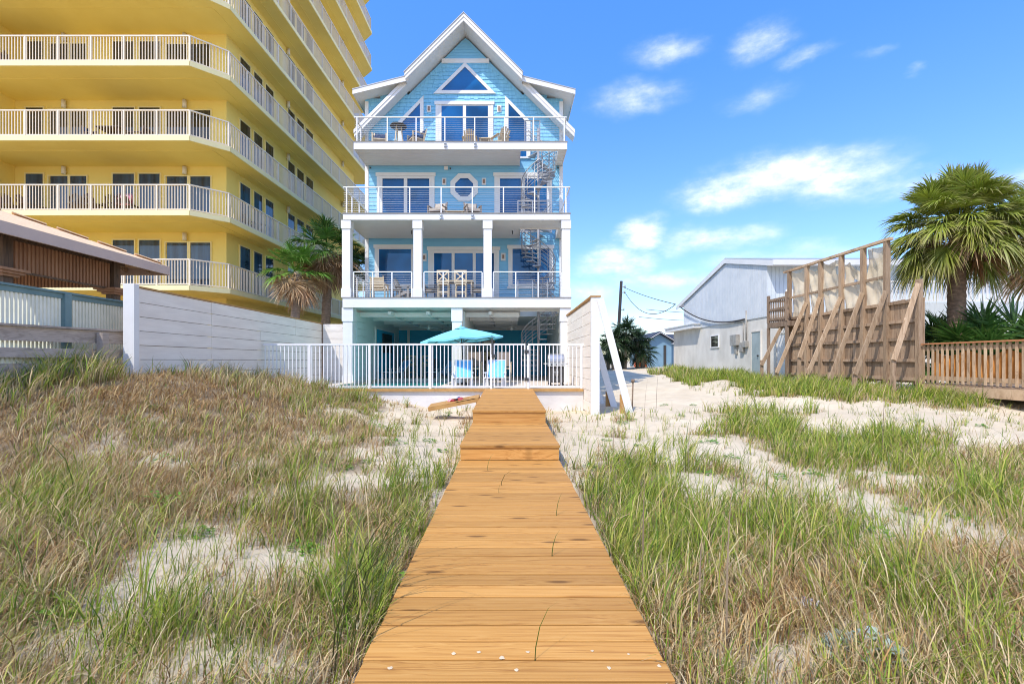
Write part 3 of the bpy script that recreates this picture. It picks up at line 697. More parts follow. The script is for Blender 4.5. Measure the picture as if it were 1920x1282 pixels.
# wall lamps and little boxes
for px, py, s in ((804.5, 205, 1), (936, 205, 1), (833, 341, 1), (907.5, 341, 1), (795.5, 483, 1.1), (943.5, 482, 1.1)):
    x, z = WX(px, YW), WZ(py, YW)
    m = MB(); m.box(x-.10*s, x+.10*s, YW-.05, YW-.024, z-.16*s, z+.16*s); w = m.build('wall_lamp', M['white'], hs)
    m = MB(); m.box(x-.045, x+.045, YW-.10, YW-.052, z-.09, z+.09); m.build('lamp_shade', M['copper'], w)
for px, py, w_, mat in ((836.5, 316, .085, 'white'), (844.5, 317, .03, 'charcoal'), (695, 315.5, .03, 'charcoal'), (1046, 315.5, .03, 'charcoal')):
    m = MB(); x, z = WX(px, YW), WZ(py, YW); m.box(x-w_, x+w_, YW-.07, YW-.026, z-w_, z+w_); m.build('junction_box' if mat == 'white' else 'camera', M[mat], hs)
for px, py in ((772, 437), (961, 437)):
    m = MB(); x = WX(px, 21.0); m.tube([(x, 21.0, 7.165), (x, 21.0, 7.02)], .022, 6); m.build('sprinkler', M['charcoal'], d3)

# ground floor under the house
m = MB(); m.box(-6.52, -6.35, 19.95, 30.0, .6, 3.54); sw = m.build('side_wall', M['paleinner'], hs)
m = MB()
for k in range(9): m.box(-6.345, -6.325, 20.1, 21.6, .75+k*.3, .75+k*.3+.275)
m.build('louver_panel', M['paleinner'], sw)
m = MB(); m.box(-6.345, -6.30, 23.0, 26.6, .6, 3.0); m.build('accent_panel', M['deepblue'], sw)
m = MB(); m.box(-6.34, -6.27, 22.85, 23.0, .6, 3.1); m.box(-6.34, -6.27, 26.6, 26.75, .6, 3.1); m.box(-6.34, -6.27, 23.0, 26.6, 3.002, 3.1); m.build('panel_frame', M['trim'], sw)
m = MB(); m.box(2.30, 2.50, 20.05, 30, .6, 3.54); m.build('side_wall', M['paleinner'], hs)
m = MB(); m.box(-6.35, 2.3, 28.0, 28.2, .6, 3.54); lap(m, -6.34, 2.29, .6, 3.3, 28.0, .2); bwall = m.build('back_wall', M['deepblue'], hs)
m = MB(); m.box(-6.34, 2.29, 27.93, 27.976, 3.25, 3.54); m.box(-5.85, -5.7, 27.93, 27.976, .6, 3.249); m.box(-1.70, -1.55, 27.93, 27.976, .6, 3.249); m.build('wall_trim', M['trim'], bwall)
m = MB(); m.box(-1.98, -1.80, 20.0, 27.9, .6, 3.54); m.build('partition', M['paleinner'], hs)
m = MB()
for y in (20.6, 22.6, 24.6, 26.6): m.box(-6.34, -1.99, y, y+.16, 3.36, 3.548); m.box(-1.79, .5, y, y+.16, 3.36, 3.548)
for x in (-5.0, -3.4, -.8): m.box(x, x+.14, 20.0, 27.9, 3.40, 3.547)
m.build('ceiling_beams', M['trim'], hs)
m = MB(); m.box(-1.5, -.75, 27.93, 27.972, .6, 2.75); dr = m.build('door', M['metalbox'], hs)
m = MB(); m.box(-1.38, -.87, 27.9, 27.928, 1.3, 2.6); m.build('pane', M['darkglass'], dr)
m = MB(); m.box(-.82, -.78, 27.87, 27.928, 1.55, 1.65); m.build('handle', M['black'], dr)

# spiral staircase
SX, SY, SR = 1.375, 21.56, .76
st = thing('spiral_staircase', (SX, SY, .6), 'white metal spiral staircase climbing through the right side of the three decks', 'staircase')
m = MB(); m.tube([(SX, SY, .6), (SX, SY, Z4+1.0)], .055, 10); m.build('center_pole', M['galv'], st)
def flight(za, zb, a0, turns, n):
    dz = (zb-za)/n
    for i in range(n):
        t0 = a0+turns*2*math.pi*i/n; t1 = t0+turns*2*math.pi/n*1.08; z = za+dz*(i+1)
        pts = [(SX+.05*math.cos(t0), SY+.05*math.sin(t0)), (SX+SR*math.cos(t0), SY+SR*math.sin(t0)), (SX+SR*math.cos((t0+t1)/2), SY+SR*math.sin((t0+t1)/2)), (SX+SR*math.cos(t1), SY+SR*math.sin(t1)), (SX+.05*math.cos(t1), SY+.05*math.sin(t1))]
        if turns < 0: pts = pts[::-1]
        m = MB(); m.prism(pts, z-.035, z, 'Z'); m.build('tread', M['galv'], st)
    m = MB()
    for k, h in enumerate((.18, .34, .50, .66, .82, 1.0)):
        pp = [(SX+SR*math.cos(a0+turns*2*math.pi*j/64), SY+SR*math.sin(a0+turns*2*math.pi*j/64), za+(zb-za)*j/64+h+dz) for j in range(65)]
        m.tube(pp, .022 if k == 5 else .011, 6)
    for i in range(n):
        t = a0+turns*2*math.pi*(i+.1)/n; x, y = SX+SR*math.cos(t), SY+SR*math.sin(t); z = za+dz*(i+1)
        m.tube([(x, y, z-.04), (x, y, z+1.0)], .015, 6)
    m.build('stair_railing', M['galv'], st)
flight(.6, Z2, math.radians(92), 1.05, 15)
flight(Z2, Z3, math.radians(74), -1.1, 15)
flight(Z3, Z4, math.radians(96), 1.08, 15)
for z in (Z2, Z3, Z4):
    m = MB(); a, b, y = WX(971, 20.75), WX(1026, 20.75), 20.68
    if z == Z4: a, b = WX(984, 20.75), WX(1012, 20.75)
    for x in (a, (a+b)/2, b): m.box(x-.02, x+.02, y-.02, y+.02, z+.003, z+.92)
    for k in range(6): m.tube([(a, y, z+.12+k*.16), (b, y, z+.12+k*.16)], .012 if k < 5 else .022, 6)
    m.build('landing_guard', M['galv'], st)

# ceiling fans and television
def fan(x, y, label):
    t = thing('ceiling_fan', (x, y, 3.54), label, 'fan', 'ceiling fans under the house')
    m = MB(); m.tube([(x, y, 3.54), (x, y, 3.2)], .018, 8); m.lathe([(.002, 3.53), (.07, 3.53), (.05, 3.46), (.02, 3.45)], (x, y, 0)); m.build('downrod', M['white'], t)
    m = MB(); m.lathe([(.005, 3.24), (.09, 3.22), (.12, 3.15), (.09, 3.07), (.03, 3.03), (.003, 3.02)], (x, y, 0)); m.build('motor', M['white'], t)
    for k in range(4):
        a = k*math.pi/2+.3+x; c, s = math.cos(a), math.sin(a)
        m = MB(); m.bar((x+c*.12, y+s*.12, 3.13), (x+c*.66, y+s*.66, 3.12), .13, .012); m.build('blade', M['white'], t)
fan(-3.95, 24.0, 'white ceiling fan under the house left of the center column, nearer one'); fan(-3.55, 26.2, 'white ceiling fan under the house left of the center column, farther one')
fan(.2, 24.5, 'white ceiling fan right of the center column beside the spiral stair')
m = MB(); m.box(-6.298, -6.22, 24.1, 25.8, 1.9, 2.85); tv = m.build('television', M['black']); tag(tv, 'black flat television on the blue panel under the house', 'television')

# ------------------------------------------------------------------ furniture (built at the origin, facing -Y, then placed)
def adirondack(name, label, mat, cat='chair', group=None):
    t = thing(name, (0,0,0), label, cat, group)
    m = MB()
    for k in range(6): m.bar((-.27, -.32+k*.1, .37-k*.028), (.27, -.32+k*.1, .37-k*.028), .085, .022)
    m.build('seat', mat, t)
    m = MB()
    for k in range(5):
        x = -.2+k*.1; top = .98-.05*abs(k-2)**1.4
        m.bar((x, .18, .26), (x*1.12, .50, top), .085, .022, (0,1,0))
    m.bar((-.26, .38, .62), (.26, .38, .62), .05, .03); m.build('backrest', mat, t)
    for s in (-1, 1):
        m = MB(); m.box(s*.30-.07, s*.30+.07, -.40, .34, .555, .58); m.build('armrest', mat, t)
        m = MB(); m.box(s*.29-.02, s*.29+.02, -.36, -.26, 0, .553); m.build('leg', mat, t)
        m = MB(); m.bar((s*.29, -.24, .33), (s*.29, .55, .02), .03, .12, (0,0,1)); m.bar((s*.29, .25, .16), (s*.29, .25, .553), .05, .03, (0,1,0)); m.build('leg', mat, t)
    return t
def place(proto, x, y, z, rot, label=None, first=False):
    o = proto if first else copy_tree(proto)
    o.location = (x, y, z); o.rotation_euler = (0, 0, math.radians(rot))
    if label: o['label'] = label
    return o
def xchair(label, group):
    t = thing('dining_chair', (0,0,0), label, 'chair', group); P_ = M['poly']
    m = MB(); m.box(-.23, .23, -.23, .23, .60, .64); m.build('seat', P_, t)
    m = MB()
    for s in (-1, 1): m.box(s*.23-.025, s*.23+.025, .20, .25, .64, 1.14)
    m.box(-.255, .255, .195, .255, 1.10, 1.17); m.box(-.205, .205, .205, .245, .68, .73)
    m.bar((-.2, .225, .74), (.2, .225, 1.09), .05, .02, (0,1,0)); m.bar((.2, .225, .74), (-.2, .229, 1.09), .05, .02, (0,1,0)); m.build('backrest', P_, t)
    for sx in (-1, 1):
        for sy in (-1, 1):
            m = MB(); m.box(sx*.21-.022, sx*.21+.022, sy*.21-.022, sy*.21+.022, 0, .598); m.build('leg', P_, t)
    for ys in (-.225, .195): m = MB(); m.box(-.188, .188, ys, ys+.03, .25, .29); m.build('stretcher', P_, t)
    return t
def table(name, label, w, d, h, mat, loc, legs=True, group=None):
    t = thing(name, loc, label, 'table', group); x, y, z = loc
    m = MB(); n = max(3, int(d/.11))
    for k in range(n): m.box(x-w/2, x+w/2, y-d/2+d*k/n, y-d/2+d*(k+1)/n-.008, z+h-.035, z+h)
    m.build('tabletop', mat, t)
    for sx in (-1, 1):
        for sy in (-1, 1):
            m = MB(); a, b = x+sx*(w/2-.07), y+sy*(d/2-.07); m.box(a-.03, a+.03, b-.03, b+.03, z, z+h-.037); m.build('leg', mat, t)
    return t
def armchair(label, frame, cush, group=None, low=0):
    t = thing('armchair', (0,0,0), label, 'chair', group)
    m = MB(); m.box(-.27, .27, -.27, .27, .38-low, .42-low); m.build('seat', frame, t)
    m = MB(); m.box(-.25, .25, -.26, .22, .423-low, .52-low); m.build('cushion', cush, t)
    m = MB()
    m.bar((-.27, .27, .40-low), (-.27, .40, .92-low), .05, .04, (0,1,0)); m.bar((.27, .27, .40-low), (.27, .40, .92-low), .05, .04, (0,1,0))
    for k in range(4): m.bar((-.25, .30+.028*k, .52+.11*k-low), (.25, .30+.028*k, .52+.11*k-low), .02, .075, (0,.2,1))
    m.build('backrest', frame, t)
    m = MB(); m.bar((-.24, .245, .55-low), (.24, .245, .55-low), .03, .05); m.bar((-.24, .30, .70-low), (.24, .30, .70-low), .05, .36, (0,.25,1)); m.build('back_cushion', cush, t)
    for s in (-1, 1):
        m = MB(); m.box(s*.30-.035, s*.30+.035, -.30, .34, .62-low, .65-low); m.build('armrest', frame, t)
        for y in (-.27, .25):
            m = MB(); m.box(s*.30-.025, s*.30+.025, y-.025, y+.025, 0, .618-low); m.build('leg', frame, t)
    return t
# top deck
tt = thing('bistro_table', (WX(747, 21.3), 21.3, Z4), 'round dark bistro table on the top deck between two cushioned chairs', 'table')
x, y, z = tt.location
m = MB(); m.lathe([(.002, Z4+.95), (.36, Z4+.95), (.37, Z4+.975), (.35, Z4+1.0), (.002, Z4+1.0)], (x, y, 0), 20); m.build('tabletop', M['charcoal'], tt)
for k in range(3):
    a = k*2.09; m = MB(); m.bar((x+.24*math.cos(a), y+.24*math.sin(a), Z4), (x+.12*math.cos(a), y+.12*math.sin(a), Z4+.945), .045, .045); m.build('leg', M['poly'], tt)
ac = armchair('cream armchair with navy cushions on the top deck left of the bistro table', M['poly'], M['bluecush'], 'cushioned chairs on the top deck')
place(ac, WX(712, 21.5), 21.5, Z4, 10, None, True)
place(ac, WX(780, 21.4), 21.4, Z4, -55, 'cream armchair with navy cushions on the top deck right of the bistro table')
lo = adirondack('deck_chair', 'low cream slatted chair on the top deck in front of the sliding doors', M['poly'], 'chair', 'low slatted chairs on the top deck')
place(lo, WX(881, 21.2), 21.2, Z4, 180, None, True).scale = (.9, .9, .62)
o = place(lo, WX(938, 21.2), 21.2, Z4, 215, 'low cream slatted chair on the top deck in front of the right slanted window'); o.scale = (.9, .9, .75)
t = table('low_table', 'small low cream table between the two slatted chairs on the top deck', .5, .4, .3, M['poly'], (WX(909, 21.1), 21.1, Z4))
# third level
bc = armchair('beige armchair on the third level deck left of the octagon window', M['slingtan'], M['beigecush'], 'beige chairs on the third level deck')
place(bc, WX(820, 20.6), 20.6, Z3, -18, None, True); place(bc, WX(886, 20.6), 20.6, Z3, 20, 'beige armchair on the third level deck under the octagon window')
table('low_table', 'low cream table between the beige armchairs on the third level deck', .8, .5, .38, M['poly'], (WX(853, 20.5), 20.5, Z3))
# second level
g = 'dining chairs on the second level deck'
tb = table('dining_table', 'long cream dining table on the second level deck in front of the sliding doors', 1.55, .95, .86, M['poly'], (WX(855, 20.9), 20.9, Z2))
xc = xchair('cream cross-back chair at the dining table on the second level, left one of the pair', g)
place(xc, WX(832, 20.05), 20.05, Z2, 180, None, True); place(xc, WX(864.5, 20.05), 20.05, Z2, 180, 'cream cross-back chair at the dining table on the second level, right one of the pair')
dc = armchair('grey armchair at the left end of the second level dining table', M['polygrey'], M['slingtan'], g)
place(dc, WX(808, 20.7), 20.7, Z2, 90, None, True); place(dc, WX(897, 20.7), 20.7, Z2, -90, 'grey armchair at the right end of the second level dining table')
cr = armchair('cream armchair with its solid back to the railing on the second level deck', M['poly'], M['poly'], None)
place(cr, WX(711, 20.2), 20.2, Z2, 180, None, True)
gy_ = adirondack('deck_chair', 'grey slatted chair behind the railing left of the second column', M['polygrey'])
place(gy_, WX(760, 20.5), 20.5, Z2, 70, None, True)
table('side_table', 'small dark grey side table between the cream armchair and the grey slatted chair', .5, .45, .45, M['polygrey'], (WX(743, 20.4), 20.4, Z2))

# pool terrace
def lounger(label):
    t = thing('pool_lounger', (0,0,0), label, 'lounger', 'blue pool loungers')
    m = MB(); nseg = 8; vs = []; fs = []
    prof = [(-.95, .33), (-.6, .31), (-.2, .30), (.12, .33), (.30, .50), (.46, .70), (.58, .88), (.60, .90)]
    for w in (-.27, .27):
        for y, z in prof: vs.append((w, y, z))
    for w in (-.27, .27):
        for y, z in prof: vs.append((w, y+.012, z-.03))
    n = len(prof)
    for i in range(n-1): fs += [(i, i+n, i+n+1, i+1), (i+2*n, i+1+2*n, i+n+1+2*n, i+n+2*n), (i, i+1, i+1+2*n, i+2*n), (i+n, i+3*n, i+3*n+1, i+n+1)]
    m.add(vs, fs); m.build('sling', M['sling'], t)
    m = MB()
    for s in (-1, 1): m.tube([(s*.30, y, z) for y, z in prof], .022, 8)
    m.tube([(-.30, .60, .90), (.30, .60, .90)], .022, 8); m.tube([(-.30, -.95, .33), (.30, -.95, .33)], .022, 8); m.build('frame', M['whiterail'], t)
    for s in (-1, 1):
        for y in (-.7, .05):
            m = MB(); m.box(s*.30-.05, s*.30+.05, y-.045, y+.045, 0, .30); m.build('leg', M['whiterail'], t)
        m = MB(); m.box(s*.33-.035, s*.33+.035, -.35, .12, .47, .50); m.box(s*.33-.02, s*.33+.02, -.2, -.15, .3, .468); m.build('armrest', M['whiterail'], t)
    return t
lg = lounger('pale blue sling lounger with white frame on the sunny pool deck under the umbrella')
place(lg, WX(870, 16.9), 16.5, .60, 3, None, True); place(lg, WX(930, 16.9), 16.5, .60, -4, 'pale blue sling lounger with white frame just behind the pool gate')
place(lg, WX(747, 24.4), 24.3, .60, -40, 'blue sling lounger in the shade behind the pool, left of the center column'); place(lg, WX(834, 24.4), 24.3, .60, -40, 'blue sling lounger in the shade close to the left side of the center column')
for x, lb in ((889, 'tall cream chair with brown mesh back behind the umbrella lounger'), (944, 'tall cream chair with brown mesh back behind the pool gate')):
    t = thing('bar_chair', (WX(x, 19.3), 19.3, .6), lb, 'chair', 'cream mesh chairs on the pool deck'); X, Y, Z = t.location
    m = MB(); m.box(X-.28, X+.28, Y-.27, Y+.27, Z+.55, Z+.60); m.build('seat', M['poly'], t)
    m = MB(); m.bar((X-.26, Y+.25, Z+.62), (X-.26, Y+.33, Z+1.25), .03, .03, (0,1,0)); m.bar((X+.26, Y+.25, Z+.62), (X+.26, Y+.33, Z+1.25), .03, .03, (0,1,0)); m.bar((X, Y+.25, Z+.66), (X, Y+.32, Z+1.24), .50, .015, (0,1,0)); m.build('backrest', M['slingtan'], t)
    for s in (-1, 1):
        m = MB(); m.box(X+s*.31-.035, X+s*.31+.035, Y-.32, Y+.28, Z+.80, Z+.83); m.build('armrest', M['poly'], t)
        for y in (-.26, .24):
            m = MB(); m.box(X+s*.29-.03, X+s*.29+.03, Y+y-.03, Y+y+.03, Z, Z+.798); m.build('leg', M['poly'], t)
    m = MB(); m.box(X-.25, X+.25, Y-.275, Y-.235, Z+.2, Z+.25); m.build('stretcher', M['poly'], t)
bt = table('bar_table', 'dark table in the shade under the house, left of the center column', 1.9, .8, .98, M['polybrown'], (WX(787, 26.5), 26.5, .6))
bx = xchair('cream cross-back chair at the dark table under the house, left one', 'chairs at the dark table')
place(bx, WX(772, 25.8), 25.8, .6, 180, None, True); place(bx, WX(801, 25.8), 25.8, .6, 180, 'cream cross-back chair at the dark table under the house, right one')
# umbrella
U = Vector((WX(866, 17.7), 17.7, .6)); um = thing('patio_umbrella', U, 'turquoise patio umbrella tilted over the pool loungers', 'umbrella')
tilt = Matrix.Rotation(math.radians(-4.5), 3, 'Y') @ Matrix.Rotation(math.radians(0), 3, 'X')
C0 = Vector((U.x, U.y, WZ(634.5, 17.7)-.02))
rim = []; R_ = 1.53; HT = .42
for k in range(8):
    a = 2*math.pi*k/8+.05; rim.append(C0+tilt @ Vector((R_*math.cos(a), R_*math.sin(a), 0)))
ap = C0+tilt @ Vector((0, 0, HT))
m = MB()
for k in range(8):
    p, q = rim[k], rim[(k+1) % 8]; S = 6; vs = []; fs = []
    for i in range(S+1):
        for j in range(S+1):
            f = i/S; e_ = p.lerp(q, j/S); v = ap.lerp(e_, f); v.z -= .09*math.sin(math.pi*f)*(1-.0)*0 + .05*f*math.sin(math.pi*j/S)*1.0 - .03*math.sin(math.pi*f)
            v += (C0-e_)*.05*f*math.sin(math.pi*j/S); vs.append(v)
    for i in range(S):
        for j in range(S): a = i*(S+1)+j; fs.append((a, a+1, a+S+2, a+S+1))
    m.add(vs, fs, True)
    m.add([p, q, q-Vector((0,0,.10)), p-Vector((0,0,.10))] if False else [p, p.lerp(q,.5)+(C0-p.lerp(q,.5))*.05-Vector((0,0,.05)), q, q-Vector((0,0,.06)), p.lerp(q,.5)+(C0-p.lerp(q,.5))*.05-Vector((0,0,.11)), p-Vector((0,0,.06))], [(0,1,4,5),(1,2,3,4)])
m.build('canopy', M['umb'], um)
m = MB()
for k in range(8):
    a = 2*math.pi*k/8+.05; vs = [ap+Vector((0,0,.05))]; p = ap.lerp(rim[k], .17)+Vector((0,0,.035)); q = ap.lerp(rim[(k+1) % 8], .17)+Vector((0,0,.035)); m.add([ap+Vector((0,0,.06)), p, q], [(0,1,2)])
m.tube([ap+Vector((0,0,.04)), ap+Vector((0,0,.11))], [.03,.012], 8); m.build('vent_cap', M['umb'], um)
m = MB(); pb = Vector((WX(868, 17.7)+.04, 17.7, .62)); m.tube([pb, ap-Vector((0,0,.02))], .021, 8); m.build('pole', M['charcoal'], um)
m = MB()
for k in range(8): m.bar(ap-Vector((0,0,.04)), rim[k]-Vector((0,0,.02)), .018, .015); m.bar(pb.lerp(ap, .72), ap.lerp(rim[k], .5)-Vector((0,0,.05)), .014, .012)
m.build('ribs', M['charcoal'], um)
m = MB(); m.lathe([(.003, .60), (.25, .60), (.25, .64), (.06, .70), (.04, .85), (.022, .86)], (pb.x, pb.y, 0), 16); m.build('base', M['charcoal'], um)
m = MB(); k0 = pb.lerp(ap, .36); m.tube([k0, k0+Vector((.0, -.09, .0))], .03, 8); m.build('crank', M['black'], um)
# grill
G = (WX(1042, 17.3), 17.3, .6); gr = thing('gas_grill', G, 'dark gas grill with rounded steel lid by the right fence of the pool', 'grill')
X, Y, Z = G
m = MB(); m.box(X-.27, X+.27, Y-.25, Y+.25, .70, 1.28); gc = m.build('cabinet', M['charcoal'], gr, bevel=.015)
m = MB(); m.box(X-.005, X+.005, Y-.262, Y-.251, .74, 1.2); m.tube([(X-.05, Y-.28, .95), (X-.05, Y-.28, 1.12)], .012, 6); m.tube([(X+.05, Y-.28, .95), (X+.05, Y-.28, 1.12)], .012, 6); m.build('handle', M['steel'], gc)
m = MB(); m.prism([(Y-.27, 1.42), (Y-.25, 1.58), (Y-.15, 1.70), (Y+.02, 1.74), (Y+.18, 1.68), (Y+.26, 1.55), (Y+.27, 1.42)], X-.29, X+.29, 'X'); m.build('lid', M['cover'], gr, bevel=.03)
m = MB(); m.box(X-.30, X+.30, Y-.29, Y+.27, 1.285, 1.415); m.build('control_panel', M['steel'], gr)
m = MB()
for k in range(3): m.tube([(X-.17+.17*k, Y-.29, 1.35), (X-.17+.17*k, Y-.325, 1.35)], .03, 10)
m.build('knobs', M['black'], gr)
for s in (-1, 1):
    m = MB(); m.box(X+s*.32, X+s*.44, Y-.24, Y+.24, 1.36, 1.40); m.build('side_shelf', M['steel'], gr)
    for yy in (-.2, .2):
        m = MB(); m.tube([(X+s*.22, Y+yy-.02, .655), (X+s*.22, Y+yy+.02, .655)], .05, 12); m.build('wheel', M['black'], gr)
# cornhole board and the bags on it
bb = thing('game_board', (WX(852, 12.6), 12.6, gz(-1.4, 12.6)), 'tan wooden bag toss board lying tilted on the sand beside the steps', 'board')
Mx = Matrix.Translation((WX(853, 12.6), 12.55, WZ(755.5, 12.6))) @ Matrix.Rotation(math.radians(-11), 4, 'Y') @ Matrix.Rotation(math.radians(4), 4, 'X')
def tbox(m, a, b, c, d, e, f):
    k = MB(); k.box(a, b, c, d, e, f); m.add([Mx @ Vector(v) for v in k.v], k.f)
m = MB(); n = 16; hole = [(.32+.085*math.cos(2*math.pi*k/n), .085*math.sin(2*math.pi*k/n)) for k in range(n)]
outer = []
for k in range(n):
    c, s = math.cos(2*math.pi*k/n), math.sin(2*math.pi*k/n); f = 1/max(abs(c), abs(s)); outer.append((.32+.26*c*f, .30*s*f))
vs = [Mx @ Vector((a, b, z)) for z in (.05, .068) for a, b in outer+hole]; fs = []
for k in range(n):
    j = (k+1) % n; fs += [(k, n+k, n+j, j), (2*n+k, 2*n+j, 3*n+j, 3*n+k), (n+k, 3*n+k, 3*n+j, n+j)]
m.add(vs, fs); tbox(m, -.66, .06, -.30, .30, .05, .068); tbox(m, .58, .66, -.3, .3, .05, .068); m.build('top_panel', M['tancap'], bb)
m = MB(); tbox(m, -.66, .66, -.30, -.278, -.04, .048); tbox(m, -.66, .66, .278, .30, -.04, .048); tbox(m, -.66, -.64, -.277, .277, -.04, .048); tbox(m, .64, .66, -.277, .277, -.04, .048); m.build('board_frame', M['tancap'], bb)
for s in (-1, 1):
    m = MB(); p = Mx @ Vector((.6, s*.25, -.02)); m.bar(p, (p.x+.06, p.y, gz(p.x, p.y)-.02), .05, .03, (0,1,0)); m.build('leg', M['tancap'], bb)
bags = [(-.02, -.06, .095, 'redblue', 'red fabric bag in the pile on the tilted wooden board'), (.10, .03, .10, 'bluefab', 'navy fabric bag in the pile on the tilted wooden board'), (.05, -.09, .15, 'whitefab', 'white fabric bag topmost in the pile on the tilted wooden board'), (-.10, .05, .09, 'pink', 'pink patterned bag lowest in the pile on the tilted wooden board'), (.17, -.07, .09, 'redblue', 'dark red bag at the raised end of the pile on the tilted wooden board')]
for a, b, c, mt, lb in bags:
    m = MB(); S = 8; vs = []; rot = random.uniform(0, 3)
    for i in range(S+1):
        for j in range(S):
            th = math.pi*i/S; ph = 2*math.pi*j/S; sq = 1/max(abs(math.cos(ph)), abs(math.sin(ph)))**.6
            px_, py_ = .075*math.sin(th)*math.cos(ph)*sq, .075*math.sin(th)*math.sin(ph)*sq; pz_ = .032*math.cos(th)+.018*math.sin(px_*50+rot)
            vs.append(Mx @ Vector((a+px_*math.cos(rot)-py_*math.sin(rot), b+px_*math.sin(rot)+py_*math.cos(rot), c+pz_)))
    m.add(vs, [(i*S+j, i*S+(j+1) % S, (i+1)*S+(j+1) % S, (i+1)*S+j) for i in range(S) for j in range(S)], True)
    tag(m.build('bean_bag', M[mt]), lb, 'bean bag', 'bags on the wooden board')

# ------------------------------------------------------------------ yellow condominium
SK = .029
cd = thing('apartment_tower', (-12.6, 21.5, 0), 'tall yellow apartment tower with wraparound balconies and cream railings', 'apartment tower')
FZ = [4.46+2.956*k for k in range(11)]       # balcony floors
YF = 19.0; YS, YE = 20.0, 38.9
def sx(y): return -11.58+SK*(y-YS)
def wx(y): return -12.6+SK*(y-21.5)
EDGE = [(-27, YF), (-12.6, YF), (sx(YS), YS), (sx(YE), YE), (sx(YE)-.92, YE+.92), (-27, YE+.92)]
YWB = 37.8
m = MB(); m.prism([(-27, 21.5), (-12.6, 21.5), (wx(YWB), YWB), (-27, YWB)], -.5, FZ[-1]+2.7, 'Z'); m.build('wall', M['yellow'], cd)
m = MB(); m.prism([(-27, 19.4), (-22.07, 19.4), (-22.07, 21.49), (-27, 21.49)], 0, FZ[-1]+2.7, 'Z'); m.build('partition_wall', M['yellow'], cd)
for z in FZ+[FZ[-1]+2.956]:
    m = MB(); m.prism(EDGE, z-.20, z-.012, 'Z'); sl = m.build('balcony_slab', M['yellow'], cd)
    m = MB()
    for (p, q) in zip(EDGE[:4], EDGE[1:5]):
        p, q = Vector((*p, z-.085)), Vector((*q, z-.085)); d = (q-p).normalized(); n_ = Vector((d.y, -d.x, 0))*.018
        m.bar(p+n_-d*.0, q+n_+d*.0, .03, .20)
    m.build('slab_edge', M['paleyellow'], sl)
    ins = [(-27, YF+.85), (-12.25-.0, YF+.85), (sx(YS)-.62, YS-.02), (sx(YE)-.62, YE+.2)]; m = MB()
    for (p, q) in zip(ins[:-1], ins[1:]): m.bar((*p, z-.207), (*q, z-.207), .035, .014)
    m.build('drip_bead', M['yellow'], sl)
def along(p, q, step):
    L = math.dist(p, q); n = max(1, round(L/step)); return [(p[0]+(q[0]-p[0])*k/n, p[1]+(q[1]-p[1])*k/n) for k in range(n+1)]
inset = [(-27, YF+.07), (-12.63, YF+.07), (sx(YS)-.07, YS+.03), (sx(YE)-.07, YE-.03), (sx(YE)-.96, YE+.84)]
for z in FZ:
    m = MB()
    for p, q in zip(inset[:-1], inset[1:]):
        m.bar((*p, z+1.05), (*q, z+1.05), .055, .05); m.bar((*p, z+.075), (*q, z+.075), .04, .045)
        for x, y in along(p, q, .118)[1:-1]: m.box(x-.0125, x+.0125, y-.0125, y+.0125, z+.095, z+1.03)
    for p, q in zip(inset[:-1], inset[1:]):
        pts = along(p, q, 1.33)
        for x, y in (pts if p is inset[0] else pts[1:]): m.box(x-.032, x+.032, y-.032, y+.032, z-.01, z+1.024)
    m.build('balcony_railing', M['rail'], cd)
FR = [('window', 50, 82.5, [(50, 82.5)], 2.42), ('sliding_door', 93, 164, [(95.5, 128.5), (133, 163.5)], 2.32), ('window', 213, 253, [(213, 253)], 2.42), ('window', 262, 301, [(262, 301)], 2.42), ('sliding_door', 312, 396, [(314, 352), (358, 394.5)], 2.30)]
for fi, z in enumerate(FZ[:5]):
    for k, (nm, a, b, panes, hd) in enumerate(FR):
        x0, x1 = WX(a, 21.5), WX(b, 21.5); t = .045; zb = z+(.03 if nm == 'sliding_door' else .12)
        m = MB(); m.ring(rect(x0-t, x1+t, zb, z+hd+t), rect(x0, x1, zb+.03, z+hd), 21.44, 21.497)
        for i in range(len(panes)-1): m.box(WX(panes[i][1], 21.5), WX(panes[i+1][0], 21.5), 21.45, 21.49, zb+.03, z+hd)
        w = m.build(nm, M['paleyellow'], cd)
        for a2, b2 in panes:
            m = MB(); m.box(WX(a2, 21.5), WX(b2, 21.5), 21.47, 21.485, zb+.03, z+hd-.001); m.build('pane', M['towerglass' if fi < 2 else 'darkglass'], w)
def solveY(px): return 13.22/(SK+(CX-px)/F)
for fi, z in enumerate(FZ[:8]):
    for a, b in ((449, 468.5), (475, 491), (497, 512), (539, 552), (556, 569), (573, 586)):
        y0, y1 = solveY(a), solveY(b); m = MB(); X = wx((y0+y1)/2)
        v = []; q = [(y0, z+.12), (y1, z+.12), (y1, z+2.42), (y0, z+2.42)]; t = .04
        for dx in (-.02, .05):
            for (yy, zz) in [(y0-t, z+.08), (y1+t, z+.08), (y1+t, z+2.46), (y0-t, z+2.46)]+q: v.append((wx(yy)+dx, yy, zz))
        fs = []
        for i in range(4):
            j = (i+1) % 4; fs += [(8+i, 8+j, 12+j, 12+i), (i, i+8, j+8, j)[::-1], (4+i, 4+j, 12+j, 12+i)]
        m.add(v, fs); w = m.build('window', M['paleyellow'], cd)
        m = MB(); m.add([(wx(yy)+.015, yy, zz) for yy, zz in q], [(0,1,2,3)]); m.add([(wx(yy)-.01, yy, zz) for yy, zz in q], [(3,2,1,0)]); m.build('pane', M['towerglass' if fi < 2 else 'darkglass'], w)
